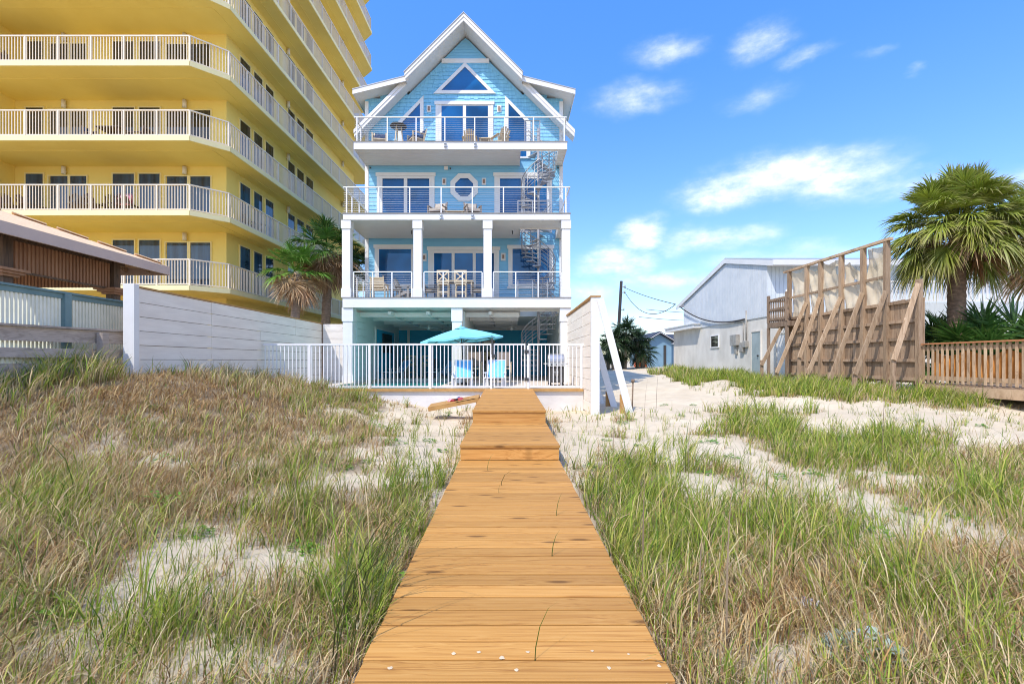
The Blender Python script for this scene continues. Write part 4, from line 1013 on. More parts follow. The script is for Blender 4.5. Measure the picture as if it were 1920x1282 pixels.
for z in FZ[:9]:
    spots = [(WX(p, 21.5), 21.5, 0) for p in (123.5, 349)]+[(wx(y), y, 1) for y in (27.0, 35.2)]
    for x, y, s in spots:
        if s == 0 and z > 17: continue
        a, b = (x, y-.11) if s == 0 else (x+.11, y); m = MB()
        m.tube([(a, b, z+2.38), (a, b, z+2.71)], .085, 12); m.bar((x, y, z+2.52), (a, b, z+2.52), .06, .06); m.build('wall_lamp', M['lampshade'], cd)
m = MB(); m.tube([(wx(26.6)+.13, 26.6, 3.55), (wx(26.6)+.13, 26.6, 3.9)], .1, 10); m.build('wall_lamp', M['lampshade'], cd)
# balcony furniture on the tower
g = 'chairs on the tower balconies'; BY = 20.3
pz = [(16, 1, 25, 'polygrey'), (24, 1, -20, None), (66, 1, 20, None), (150, 1, -15, None), (184, 1, 10, None), (212, 1, -25, None), (242, 1, 15, None)]
ch = adirondack('balcony_chair', 'dark slatted chair on the lowest full balcony at the far left edge', M['polybrown'], 'chair', g)
names = {0: None}
desc = ['dark slatted chair at the left frame edge on the second balcony row from the bottom', 'dark slatted chair in front of the single left window on the second balcony row', 'dark slatted chair in front of the left sliding door on the second balcony row',
        'dark slatted chair just right of the left sliding door on the second balcony row', 'dark slatted chair left of the pink towel on the second balcony row', 'dark slatted chair under the pink towel on the second balcony row']
for k, px in enumerate((20, 62, 152, 186, 214, 243)):
    place(ch, WX(px, BY), BY, FZ[1], [200, 160, 205, 170, 215, 185][k], desc[k], k == 0)
m = MB(); x, y, z = WX(243, BY), BY-.37, FZ[1]
vs = []; fs = []
for i in range(9):
    for j in range(7):
        u = i/8; v = j/6; xx = x-.30+.60*u+.02*math.sin(v*7); t_ = v*2-1
        vs.append((xx, y+.12+.20*abs(t_)*(1 if t_ > 0 else -1)*.5+.02*math.sin(u*9), z+1.03-abs(t_)**1.5*.5+.02*math.sin(u*7+1)))
for i in range(8):
    for j in range(6): a = i*7+j; fs.append((a, a+1, a+8, a+7))
m.add(vs, fs, True); tw = m.build('beach_towel', M['pink']); md = tw.modifiers.new('thick', 'SOLIDIFY'); md.thickness = .015
tag(tw, 'pink and white towel draped over a dark balcony chair', 'towel')
pc = armchair('dark chair with slatted back left of the balcony table on the third row', M['polybrown'], M['bluecush'], g)
place(pc, WX(182, BY), BY, FZ[2], 90, None, True); place(pc, WX(262, BY), BY, FZ[2], -90, 'dark chair with slatted back right of the balcony table on the third row')
table('balcony_table', 'dark table between two dark chairs on the third balcony row', 1.0, .8, .85, M['polybrown'], (WX(215, BY), BY, FZ[2]))
place(ch, WX(8, BY), BY, FZ[3], 200, 'black slatted chair at the left frame edge on the fourth balcony row'); place(ch, WX(38, BY), BY, FZ[3], 150, 'black slatted chair in front of the single left window on the fourth balcony row')
place(ch, -12.1, 22.9, FZ[1], 150, 'dark slatted chair round the corner in front of the first side window')

# ------------------------------------------------------------------ pavilion and railings at the left
pv = thing('pavilion', (-12, 9.5, 1.2), 'dark timber pavilion with tan hipped roof and slatted valances beside the tower', 'pavilion')
ZE = WZ(514, 12.9); EX, EYF, S_ = -9.1, 12.9, .375
HW = 2.35; EXL = EX-2*HW; EYN = 8.05
def hz(d): return ZE+.20+d*S_
m = MB()
ridge = [(EX-HW, EYF-HW), (EX-HW, EYN+HW)]
c = [(EX, EYF, hz(0)), (EXL, EYF, hz(0)), (EXL, EYN, hz(0)), (EX, EYN, hz(0)), (*ridge[0], hz(HW)), (*ridge[1], hz(HW))]
m.add(c, [(0,4,1), (1,4,5,2), (2,5,3), (3,5,4,0)]); m.add([(x, y, z-.05) for x, y, z in c], [(1,4,0), (2,5,4,1), (3,5,2), (0,4,5,3)])
m.add([c[0], c[1], c[2], c[3]]+[(x,y,z-.05) for x,y,z in c[:4]], [(0,1,5,4), (1,2,6,5), (2,3,7,6), (3,0,4,7)])
r_ = m.build('roof', M['shingleroof'], pv)
m = MB()
a = [(EX, EYF), (EXL, EYF), (EXL, EYN), (EX, EYN)]
for p, q in zip(a, a[1:]+a[:1]): m.bar((*p, ZE+.08), (*q, ZE+.08), .05, .22)
m.build('fascia', M['mauve'], r_)
m = MB(); y = EYN+.4
while y < EYF-.3:
    q_ = min(2.2, EYF-y-.1); m.bar((EX-.03, y, ZE+.10), (EX-q_, y, ZE+.10+q_*S_), .05, .14); y += .61
x = EX-.5
while x > EXL: q_ = min(2.2, EX-x-.05, x-EXL); q_ = max(q_, .1); m.bar((x, EYF-.03, ZE+.1), (x, EYF-q_, ZE+.1+q_*S_), .05, .14); x -= .61
for k in (0,): m.bar((EX-.05, EYF-.05, ZE+.1), (EX-2.2, EYF-2.2, ZE+.1+2.2*S_), .05, .16)
m.build('rafters', M['greywood'], r_, ids=True)
# ridge-cap shingle tabs along the hip
m = MB()
for k in range(7):
    t0 = .12+k*.52; m.bar((EX-t0, EYF-t0, hz(t0)+.02), (EX-t0-.40, EYF-t0-.40, hz(t0+.40)+.03), .22, .02)
m.build('hip_cap', M['shingleroof'], r_)
PX_, PYF = -9.78, 11.9
post_pts = [(PX_, PYF), (PX_, 9.3), (PX_-3.3, PYF), (PX_-3.3, 9.3)]
for x, y in post_pts:
    m = MB(); m.box(x-.10, x+.10, y-.10, y+.10, 1.0, 4.15); po = m.build('post', M['darkwood'], pv, ids=True)
    m = MB(); zc = 3.12
    for e_, h0, h1 in ((.16, 0, .05), (.22, .051, .10), (.27, .101, .15)): m.box(x-e_, x+e_, y-e_, y+e_, zc+h0, zc+h1)
    m.build('capital', M['slatwood'], po)
m = MB(); m.box(PX_-.06, PX_+.06, 8.7, 12.2, 3.87, 4.12); m.box(PX_-3.36, PX_-3.24, 8.7, 12.2, 3.87, 4.12); m.box(PX_-3.6, PX_-.07, PYF-.06, PYF+.06, 3.90, 4.12)
m.build('beams', M['darkwood'], pv, ids=True)
def valance(xx, yy0, yy1, zt, zb, along_x=False):
    m = MB(); t = yy0
    while t < yy1:
        if along_x: m.box(t, t+.045, xx-.03, xx+.03, zb, zt)
        else: m.box(xx-.03, xx+.03, t, t+.045, zb, zt)
        t += .085
    m.build('slat_valance', M['slatwood'], pv)
valance(PX_, 9.42, 11.78, 3.865, 3.28); valance(PX_-3.3, 9.42, 11.78, 3.865, 3.28); valance(PYF, PX_-3.18, PX_-.12, 3.895, 3.3, True)
for xr_ in (PX_, PX_-3.3): m = MB(); m.box(xr_-.03, xr_+.03, 9.4, 11.8, 3.24, 3.278); m.build('valance_rail', M['darkwood'], pv, ids=True)
m = MB(); m.box(-14.5, -9.2, 4.0, 12.6, .2, 1.12); m.build('floor', M['greywood'], pv, ids=True)
# blue-green baluster railing
tr = thing('deck_railing', (-8.75, 8, 1.1), 'blue-green wooden railing with pale green balusters in front of the pavilion', 'railing')
RX = -8.72
m = MB(); m.box(RX-.10, RX+.06, 4.4, 11.3, 2.80, 2.84); m.box(RX-.03, RX+.03, 4.4, 11.3, 2.70, 2.797); tp = m.build('top_rail', M['teal'], tr)
for y in (5.45, 7.95, 9.45, 11.2):
    m = MB(); m.box(RX-.06, RX+.075, y-.07, y+.07, .6, 2.798); m.build('post', M['teal'], tr)
m = MB(); y = 4.45
while y < 11.25:
    if min(abs(y-p) for p in (5.45, 7.95, 9.45, 11.2)) > .09: m.box(RX-.018, RX+.018, y-.021, y+.021, 1.25, 2.699)
    y += .075
m.build('balusters', M['greenslat'], tr)
m = MB(); m.box(RX-.04, RX-.019, 4.4, 11.25, 1.5, 1.6); m.build('bottom_rail', M['teal'], tr)
gf = thing('board_fence', (-8.4, 8, 1.1), 'grey weathered three board fence half buried in the dune grass', 'fence')
A_, B_ = Vector((-9.35, 5.5, 0)), Vector((-8.14, 10.3, 0))
for z0, z1, off in ((1.84, 2.09, .0), (1.55, 1.72, .0), (1.20, 1.44, 0)):
    m = MB(); m.bar(A_+Vector((0,0,(z0+z1)/2)), B_+Vector((0,0,(z0+z1)/2)), .04, z1-z0); m.build('board', M['greyrail'], gf, ids=True)
m = MB(); m.bar(A_+Vector((0,0,2.115)), B_+Vector((0,0,2.115)), .15, .035); m.build('cap_board', M['greyrail'], gf, ids=True)
for f in (.12, .45, .88):
    p = A_.lerp(B_, f)+Vector((.10, -.02, 0)); m = MB(); m.bar((p.x, p.y, .7), (p.x, p.y, 2.05), .12, .16, (0,1,0)); m.build('post', M['greyrail'], gf, ids=True)

# ------------------------------------------------------------------ white building at the right
BX = 13.0
wb = thing('white_building', (18, 26, .5), 'long low white building with grey-blue upper siding beyond the leaning timber fence', 'building')
m = MB(); m.box(BX, 27, 21.95, 37.6, -.3, 3.68); m.build('lower_wall', M['stucco'], wb)
def ubox(y0, y1): return y0, y1
prof = [(24.0, 3.682), (35.4, 3.682), (35.4, 5.75), (28.5, 7.36), (24.0, 6.36)]
m = MB(); m.prism(prof, BX-.03, BX+.17, 'X'); m.build('gable_wall', M['sidingY'], wb)
gw = wb.children[-1]; m = MB(); y = 24.0
def gtop(y): return (6.36+(y-24.0)*.2222) if y < 28.5 else 7.36-(y-28.5)*.2333
while y < 35.35:
    y2 = min(y+.19, 35.4); m.prism([(y, 3.70), (y2, 3.70), (y2, min(gtop(y2), gtop(y))-.02), (y, min(gtop(y), gtop(y2))-.02)], BX-.046, BX-.031, 'X'); y += .203
m.build('siding_boards', M['sidingY'], gw)
m = MB(); m.box(BX+.171, 28, 24.0, 24.2, 3.682, 6.36); fw = m.build('upper_front_wall', M['sidingV'], wb); m = MB(); x = BX-.03
while x < 27.9: m.box(x, x+.19, 23.984, 23.998, 3.70, 6.19); x += .203
m.build('siding_boards', M['sidingV'], fw)
m = MB()
for (ya, za, yb, zb) in ((23.3, 6.26, 28.5, 7.42), (28.5, 7.42, 36.6, 5.53)):
    m.prism([(ya, za+.0), (yb, zb), (yb, zb+.16), (ya, za+.16)], BX-.10, 28.3, 'X')
rr = m.build('roof', M['roofmetal'], wb)
m = MB()
for (ya, za, yb, zb) in ((23.3, 6.26, 28.5, 7.42), (28.5, 7.42, 36.6, 5.53)):
    m.prism([(ya, za-.16), (yb, zb-.16), (yb, zb+.10), (ya, za+.10)], BX-.15, BX-.102, 'X')
m.box(BX-.148, 28.3, 23.25, 23.298, 6.13, 6.38); m.build('fascia', M['white'], rr)
m = MB(); m.box(BX-.09, 28.2, 23.32, 24.0, 6.20, 6.255); m.build('eave_soffit', M['white'], rr)
m = MB(); m.box(BX-.5, BX+2, 32.3, 38.1, 3.70, 3.95); m.prism([(32.2, 3.95), (38.2, 3.95), (38.2, 4.05), (32.2, 4.0)], BX-.55, BX+2, 'X'); m.build('side_roof', M['white'], wb)
def wall_px(x, p0, p1): return x*F/(p0-CX), x*F/(p1-CX)
def side_open(name, p0, p1, ytop, ybot, mat, fr, parent=wb):
    y0, y1 = sorted(wall_px(BX, p0, p1)); ym = (y0+y1)/2; zt, zb = WZ(ytop, ym), (WZ(ybot, ym) if ybot else gz(12.9, ym)-.05)
    m = MB(); t = .07
    for a, b, c, d in ((y0-t, y0, zb-t, zt+t), (y1, y1+t, zb-t, zt+t), (y0, y1, zt, zt+t), (y0, y1, zb-t, zb)): m.box(BX-.06, BX-.002, a, b, c, d)
    w = m.build(name, M[fr], parent); m = MB(); m.box(BX-.03, BX-.003, y0+.001, y1-.001, zb+.001, zt-.001); m.build('pane' if name == 'window' else 'door_leaf', M[mat], w); return w, ym
w, _ = side_open('window', 1334, 1348, 630, 650, 'darkglass', 'white')
w, ym = side_open('door', 1410.5, 1427, 622, None, 'greydoor', 'stucco')
m = MB(); m.tube([(BX-.03, 24.85, 1.75), (BX-.10, 24.85, 1.75)], .04, 8); m.build('handle', M['black'], w)
side_open('door', 1458, 1477, 626, None, 'white', 'stucco')
m = MB(); y0, y1 = wall_px(BX, 1387, 1375); m.box(BX-.22, BX-.002, y0, y1, WZ(648, 27.5), WZ(628, 27.5)); m.box(BX-.12, BX-.002, y0+.2, y0+.4, WZ(664, 27.5), WZ(648, 27.5)-.002); m.build('electric_box', M['metalbox'], wb, bevel=.02)
m = MB(); m.box(BX-.18, BX-.002, 25.9, 26.25, WZ(651, 26), WZ(639, 26)); m.box(BX-.16, BX-.002, 26.3, 26.65, WZ(660, 26.4), WZ(642, 26.4)); m.build('electric_box', M['metalbox'], wb, bevel=.02)
m = MB(); m.tube([(BX-.06, 26.05, 2.4), (BX-.06, 26.05, 4.2)], .04, 8); m.tube([(BX-.05, 26.4, 2.3), (BX-.05, 26.4, 3.6), (BX-.05, 27.4, 3.66)], .025, 6); m.build('conduit', M['metalbox'], wb)
m = MB(); m.box(16.0, 27, 21.90, 21.948, 3.0, 4.14); m.box(16, 27, 21.949, 23.9, 3.685, 4.1); m.build('parapet', M['sidingV'], wb)
m = MB(); m.box(16.6, 25, 22.0, 22.08, 5.08, 5.16); m.box(16.6, 25, 22.01, 22.07, 4.2, 4.27); x = 16.7
while x < 25: m.box(x-.04, x+.04, 22.02, 22.06, 4.271, 5.079); x += .19
for p in (16.6, 18.7, 20.8, 22.9): m.box(p-.06, p+.06, 21.98, 22.10, 4.102, 5.25)
m.build('balustrade', M['white'], wb)
m = MB(); m.box(15.4, 15.75, 23.6, 23.99, 5.3, 5.6); m.box(15.5, 15.6, 23.7, 23.9, 4.7, 5.299); m.build('roof_vent', M['white'], wb)
m = MB(); m.tube([(13.9, 23.7, 3.6), (13.9, 23.7, 5.0)], .16, 10); m.build('vent_pipe', M['white'], wb)
wbal = thing('wooden_balcony', (12.4, 21.3, 3.0), 'small weathered wooden balcony on the corner of the white building', 'balcony')
m = MB(); m.box(11.95, 12.98, 20.5, 22.1, 2.98, 3.20); m.build('floor', M['greywood'], wbal, ids=True)
m = MB()
for z in (3.35, 3.78, 4.22): m.box(11.96, 12.0, 20.5, 22.1, z-.05, z+.05); m.box(12.0, 12.98, 22.06, 22.1, z-.05, z+.05)
y = 20.56
while y < 22.1: m.box(12.001, 12.03, y, y+.05, 3.2, 4.27); y += .14
m.build('railing', M['greywood'], wbal, ids=True)
for y in (20.6, 22.05):
    m = MB(); m.box(11.93, 12.03, y-.06, y+.06, 3.201, 4.45); m.box(11.93, 12.03, y-.06, y+.06, .3, 2.979); m.build('post', M['greywood'], wbal, ids=True)

# ------------------------------------------------------------------ leaning timber fence with a torn tarp
FX = 12.5
tf = thing('timber_fence', (FX, 17.5, .5), 'tall weathered plank fence with torn tan tarp above and slanted timber braces', 'fence')
PY = [FX*F/(p-CX) for p in (1482, 1515, 1541, 1580, 1621, 1665, 1726)]
m = MB(); y = 14.44
while y < 21.2: m.box(FX+.03, FX+.05, y, y+.138, .78+random.uniform(-.04,.03), 3.40+random.uniform(-.02,.03)); y += .142
m.build('plank_boards', M['plankboards'], tf, ids=True)
for z in (3.34, 2.73, 2.17, 1.50, .92):
    for a, b in zip(PY[:-1], PY[1:]): m = MB(); m.box(FX-.045, FX+.028, b+.075, a-.075, z-.05, z+.05); m.build('rail', M['plankboards'], tf, ids=True)
tops = [5.40]*6+[3.95]
for y, t in zip(PY, tops):
    m = MB(); m.box(FX-.11, FX+.026, y-.07, y+.07, .2, t); m.build('post', M['newwood'], tf, ids=True)
m = MB(); m.bar((FX-.05, PY[0]+.35, 5.45), (FX-.05, PY[5]-.2, 5.45), .14, .09); m.build('top_beam', M['brace'], tf, ids=True)
m = MB()
for a, b in zip(PY[:5], PY[1:6]): m.box(FX-.03, FX+.02, b+.075, a-.075, 4.22, 4.31)
m.build('mid_rail', M['newwood'], tf, ids=True)
for k in range(5):
    a, b = PY[k]-.05, PY[k+1]+.05; vs = []; fs = []; nu, nv = 14, 18; rr_ = random.Random(k+5)
    for j in range(nv+1):
        for i in range(nu+1):
            u, v = i/nu, j/nv; y = a+(b-a)*u
            sag = [.12, .35, .30, .75, .10][k]*(math.sin(math.pi*min(1, u*1.0))**.8)*(.6+.4*math.sin(5*u+k))
            if k == 3: sag = .25+.75*abs(u-.15)*1.0
            zt = 5.38-abs(sag); z = 3.40+(zt-3.40)*v
            x = FX+.06+.05*math.sin(7*u+4*v+k)+.045*math.sin(13*v-5*u+k*2)*(1-abs(2*u-1))+.03*math.sin(19*u+11*v)
            vs.append((x, y, z))
    for j in range(nv):
        for i in range(nu):
            u, v = i/nu, j/nv
            hole = (k == 0 and ((u-.2)**2*6+(v-.42)**2*60 < .08)) or (k == 2 and (u-.75)**2*3+(v-.78)**2*14 < .09) or (k == 3 and (u-.55)**2*4+(v-.62)**2*30 < .1) or (k == 1 and (u-.8)**2*5+(v-.88)**2*14 < .1)
            if not hole: q = j*(nu+1)+i; fs.append((q, q+1, q+nu+2, q+nu+1))
    m = MB(); m.add(vs, fs, True); m.build('torn_tarp', M['tarp'], tf)
feet = [(1428, 680, 3.54), (1456, 694, 3.9), (1498, 665, 4.0), (1513.6, 695.6, 3.84), (1556, 704, 3.86), (1602, 695.6, 3.76), (1674, 667.5, 3.81)]
for y, (px, py, zt) in zip(PY, feet):
    fx, fz = WX(px, y), WZ(py, y)
    m = MB(); p = Vector((FX-.14, y-.09, zt)); q = Vector((fx, y-.09, fz)); m.bar(p, q+(q-p).normalized()*.12, .05, .15, (0,1,0)) if False else m.bar(p, q+(q-p).normalized()*.12, .14, .05, (0,1,0)); br = m.build('brace', M['brace'], tf, ids=True)
    m = MB(); g_ = gz(fx, y); m.box(fx-.055, fx+.055, y-.062, y+.04, g_-.4, fz+.12); m.build('stake', M['newwood'], br, ids=True)

# ------------------------------------------------------------------ deck at the right edge
dk = thing('sun_deck', (FX, 11.5, .4), 'raised wooden deck with slatted railing and orange tarp behind it at the right edge', 'deck')
y0, y1 = 7.5, 14.42
m = MB(); m.box(FX-.09, FX+.07, y0, y1, 1.965, 2.005); m.build('top_rail', M['toprail'], dk)
m = MB(); y = y0+.05
while y < y1: m.box(FX-.03, FX-.005, y, y+.065, .84, 1.963); y += .155
m.build('slats', M['brace'], dk, ids=True)
for z0_ in (1.78, .92): m = MB(); m.box(FX-.0, FX+.04, y0, y1, z0_, z0_+.12); m.build('rail', M['brace'], dk, ids=True)
vs = []; fs = []; nu, nv = 60, 8
for j in range(nv+1):
    for i in range(nu+1):
        u, v = i/nu, j/nv; vs.append((FX+.12+.05*math.sin(u*31+v*3)+.03*math.sin(u*71-v*6), y0+.1+(y1-y0-.2)*u, .98+(.80-.15*abs(math.sin(u*19)))*v))
for j in range(nv):
    for i in range(nu): q = j*(nu+1)+i; fs.append((q, q+1, q+nu+2, q+nu+1))
m = MB(); m.add(vs, fs, True); m.build('tarp', M['orange'], dk)
m = MB(); m.box(FX-.07, FX-.02, y0, y1+.1, .52, .78); m.build('beam', M['brace'], dk, ids=True)
m = MB(); y = y0
while y < y1: m.box(FX-.018, FX+4.5, y, y+.135, .785, .825); y += .14
m.build('deck_boards', M['greywood'], dk, ids=True)
for y in (9.1, 11.2, 13.0, 14.3):
    for x in (FX-.015, FX+2.2):
        m = MB(); m.box(x, x+.13, y-.065, y+.065, -.3, .78); m.build('post', M['newwood'], dk, ids=True)

# ------------------------------------------------------------------ far things beyond the path
fh = thing('far_cottage', (16.3, 50, .6), 'small faded blue cottage with dark gabled roof far down the sandy path', 'cottage')
Y = 50.0; a, b = WX(1213, Y), WX(1300, Y); zb, ze, zp = .5, WZ(640, Y), WZ(626.5, Y); pk = WX(1236, Y); pe = a+2*(pk-a)
m = MB(); m.prism([(a, zb), (pe, zb), (pe, ze), (pk, zp), (a, ze)], Y, Y+7); m.box(pe, b, Y+1.2, Y+7, zb, ze-.1); m.build('wall', M['farblue'], fh)
m = MB(); m.prism([(a-.3, ze-.15), (pk, zp+.05), (pk, zp+.30), (a-.3, ze+.10)], Y-.4, Y+7.3); m.prism([(pk, zp+.05), (pe+.3, ze-.15), (pe+.3, ze+.1), (pk, zp+.30)], Y-.4, Y+7.3)
m.add([(pe-.1, Y+.9, ze-.08), (b, Y+.9, ze-.08), (b, Y+4, zp+.2), (pk+.2, Y+4, zp+.2)], [(0,1,2,3)]); r2 = m.build('roof', M['darkroof'], fh)
m = MB(); m.bar((a-.32, Y-.42, ze-.03), (pk, Y-.42, zp+.17), .04, .26, (0,1,0)); m.bar((pk, Y-.42, zp+.17), (pe+.32, Y-.42, ze-.03), .04, .26, (0,1,0)); m.box(pe, b, Y+.84, Y+.89, ze-.25, ze-.05); m.build('fascia', M['white'], r2)
m = MB(); m.box(WX(1244, Y), WX(1249, Y), Y-.05, Y-.003, .6, WZ(647, Y)); m.build('door', M['darkglass'], fh)
up = thing('utility_pole', (WX(1157, 52), 52, .5), 'dark leaning utility pole with wires beyond the palm clump', 'utility pole')
pt, pb_ = Vector(W(1165, 527, 52)), Vector((WX(1155.5, 52), 52, .3)); m = MB(); m.tube([pb_, pt], [.20, .15], 10); m.build('pole', M['creosote'], up)
m = MB()
for f in (.93, .87, .68): p = pb_.lerp(pt, f); m.tube([p, p+Vector((.35, -.3, .05))], .05, 6); m.tube([p+Vector((.35, -.3, -.1)), p+Vector((.35, -.3, .18))], .09, 8)
m.build('insulators', M['greydoor'], up)
def wire(p, q, sag, label, r=.028):
    p, q = Vector(p), Vector(q); pts = []
    for k in range(17): t = k/16; v = p.lerp(q, t); v.z -= 4*sag*t*(1-t); pts.append(v)
    m = MB(); m.tube(pts, r, 5); o = m.build('power_line', M['creosote']); tag(o, label, 'wire', 'wires from the utility pole')
EV = (BX-.3, 36.3, 5.75)
wire(W(1169, 538, 52), EV, .15, 'upper nearly straight power line from the pole to the building eave')
wire(W(1170, 545, 52), EV, 1.5, 'deeply sagging power line from the pole to the building eave')
wire(W(1212, 580, 56), W(1330, 587, 60), .1, 'short dark straight line below the sagging power line')
wire(W(1198, 594, 54), W(1330, 601, 60), .15, 'lowest straight power line left of the white building')
wire((BX-.25, 35.6, 5.5), (BX-.08, 26.2, 3.75), .55, 'black service cable drooping along the white building wall', .04)
ob = thing('plastic_barrier', (WX(1196, 46), 46, gz(WX(1196, 46), 46)), 'small orange plastic barrier far down the path below the palm clump', 'barrier')
X, Y, Z = ob.location; m = MB(); m.prism([(-.35+X, Z), (.9+X, Z), (.8+X, Z+.5), (.72+X, Z+1.2), (-.17+X, Z+1.2), (-.25+X, Z+.5)], Y, Y+.35); m.build('body', M['emberorange'], ob, bevel=.04)
m = MB(); m.box(X-.3, X+.85, Y-.03, Y-.003, Z+.55, Z+.75); m.build('stripe', M['whitefab'], ob)

# ------------------------------------------------------------------ palms
def fan_leaves(specs, rng):
    """specs: list of (base, az, el, petiole, radius, leaflets, droop, colour, tip colour)"""
    V = []; Q = []; C = []; nb = 0
    for base, az, el, pet, R, nl, droop, col, tip in specs:
        d = np.array([math.cos(el)*math.cos(az), math.cos(el)*math.sin(az), math.sin(el)]); s = np.array([-math.sin(az), math.cos(az), 0]); u = np.cross(d, s)
        base = np.array(base, float); hub = base+d*pet; hub[2] -= .12*pet*pet*droop
        d2 = d.copy(); d2[2] -= .35*droop; d2 /= np.linalg.norm(d2); u = np.cross(d2, s); u /= np.linalg.norm(u)
        # petiole
        w = .018; pts = [base, base*.5+hub*.5+np.array([0,0,.04]), hub, hub+d2*R*.35]
        vs = []
        for i, p in enumerate(pts): ww = w*(1.3-.3*i); vs += [p-s*ww, p+s*ww, p+u*ww*.8]
        V.append(np.array(vs)); C.append(np.tile(np.array(col)*[1.25,1.1,.9], (len(vs),1)))
        Q.append(np.array([[i*3+a, i*3+(a+1)%3, i*3+3+(a+1)%3, i*3+3+a] for i in range(3) for a in range(3)])+nb); nb += len(vs)
        th = np.linspace(-1.95, 1.95, nl)+rng.normal(0, .03, nl); k = np.arange(nl)
        L = R*(.74+.26*np.cos(th*.8))*rng.uniform(.88, 1.08, nl)
        dirs = np.cos(th)[:,None]*d2+np.sin(th)[:,None]*s+.32*np.abs(np.sin(th))[:,None]*u; dirs += rng.normal(0, .05, (nl,3)); dirs /= np.linalg.norm(dirs,axis=1)[:,None]
        wd = -np.sin(th)[:,None]*d2+np.cos(th)[:,None]*s+(np.where(k%2==0, .55, -.55))[:,None]*u; wd /= np.linalg.norm(wd,axis=1)[:,None]
        start = hub+d2*R*.28*np.clip(np.cos(th),0,1)[:,None]
        ts = np.array([0, .3, .6, .82, 1.0]); ws = np.array([.35, 1, .72, .36, .03])*R*.032
        dl = droop*rng.uniform(.5, 1.5, nl)
        P = start[:,None,:]+dirs[:,None,:]*(L[:,None]*ts[None,:])[:,:,None]
        P[:,:,2] -= dl[:,None]*L[:,None]*(ts**2.4)[None,:]*.55
        A = P-wd[:,None,:]*ws[None,:,None]; B = P+wd[:,None,:]*ws[None,:,None]
        vs = np.stack([A,B],2).reshape(-1,3)
        f = np.clip((ts-.62)/.4,0,1)[None,:]*rng.uniform(.3,1,nl)[:,None]
        cc_ = np.array(col)*rng.uniform(.75,1.2,(nl,1)); cl = cc_[:,None,:]*(1-f[:,:,None])+np.array(tip)*f[:,:,None]
        C.append(np.repeat(cl.reshape(-1,3),2,axis=0)); V.append(vs)
        b0 = nb+np.arange(nl)[:,None]*10+np.arange(4)[None,:]*2
        Q.append(np.stack([b0,b0+1,b0+3,b0+2],-1).reshape(-1,4)); nb += len(vs)
    return np.concatenate(V), np.concatenate(Q), np.concatenate(C)
GA = 2.399963
def trunk(root, base, top, r0, r1, mat, seed):
    rr_ = random.Random(seed); m = MB(); pts = []; rs = []; n = 46; b, t = Vector(base), Vector(top)
    for k in range(n+1):
        f = k/n; p = b.lerp(t, f); p.x += .06*math.sin(f*3+seed); pts.append(p); rs.append((r0+(r1-r0)*f)*(1+(.07 if k % 2 else -.03)+rr_.uniform(-.03,.03)))
    m.tube(pts, rs, 14); return m.build('trunk', M[mat], root)
def crown_specs(c, n, el0, el1, pet, R, nl, droop, col, tip, rng, colvar=.3):
    out = []
    for k in range(n):
        f = (k+.5)/n; el = math.radians(el0+(el1-el0)*f**.9+rng.normal(0,16)); az = k*GA+rng.normal(0,.25)
        mixc = rng.uniform(1-colvar, 1+colvar); cl = np.array(col)*mixc; cl[0] *= 1+.5*max(0,f-.5)*rng.uniform(0,1)
        b = np.array(c)+np.array([.12*math.cos(az), .12*math.sin(az), .25*(.5-f)])
        out.append((b, az, el, pet*rng.uniform(.8,1.2), R*rng.uniform(.82,1.12), nl, droop*(.5+f)*rng.uniform(.7,1.3), cl, tip))
    return out
def palm(name, label, base, top, r0, r1, bark, green, skirt, seed, group=None, cat='palm tree'):
    rng = np.random.default_rng(seed); t = thing(name, base, label, cat, group); trunk(t, base, top, r0, r1, bark, seed)
    v, q, c = fan_leaves(crown_specs(top, *green, rng), rng); np_mesh('crown', v, q, c, M['frond'], t)
    if skirt: v, q, c = fan_leaves(crown_specs((top[0], top[1], top[2]-.15), *skirt, rng, .25), rng); np_mesh('dead_fronds', v, q, c, M['frond'], t)
    return t
OLIVE = (.25,.31,.042); TAN = (.42,.32,.16); DEAD = (.36,.24,.13)
b = (WX(1797, 16), 16.0, .35); palm('palm_tree', 'large sabal palm with full round crown behind the slatted deck railing', b, (WX(1797, 16), 16.0, WZ(425, 16)), .27, .21, 'bark',
     (165, 88, -38, 1.08, .76, 50, .8, OLIVE, TAN), (9, -32, -55, .7, .9, 34, .5, DEAD, (.45,.33,.2)), 3)
b = (WX(1965, 17.5), 17.5, .5); palm('palm_tree', 'palm with drooping pale dead fronds partly cut off by the right frame edge', b, (WX(1962, 17.5), 17.5, WZ(440, 17.5)), .26, .2, 'bark',
     (90, 84, -32, 1.05, .95, 50, .6, OLIVE, TAN), (16, -30, -72, .7, 1.1, 36, .5, (.50,.38,.24), (.55,.42,.26)), 4)
GRN = (.10,.24,.03)
b = (WX(545, 20.2), 20.2, .1); palm('fan_palm', 'shorter fan palm with shaggy brown skirt between the white fence and the tower', b, (WX(556, 20.2), 20.2, WZ(510, 20.2)), .22, .16, 'barkgrey',
     (22, 82, -10, .66, .66, 40, .7, GRN, (.3,.3,.08)), (28, -20, -76, .5, .72, 34, .55, (.50,.34,.18), (.55,.38,.21)), 5)
b = (WX(603, 22), 22.0, .1); palm('fan_palm', 'taller fan palm with shaggy brown skirt beside the left deck columns of the blue house', b, (WX(614, 22), 22.0, WZ(474, 22)), .23, .17, 'barkgrey',
     (26, 85, -15, .78, .82, 40, .7, (.05,.13,.02), (.2,.22,.06)), (30, -18, -78, .55, .85, 34, .55, (.34,.22,.12), (.42,.28,.16)), 6)
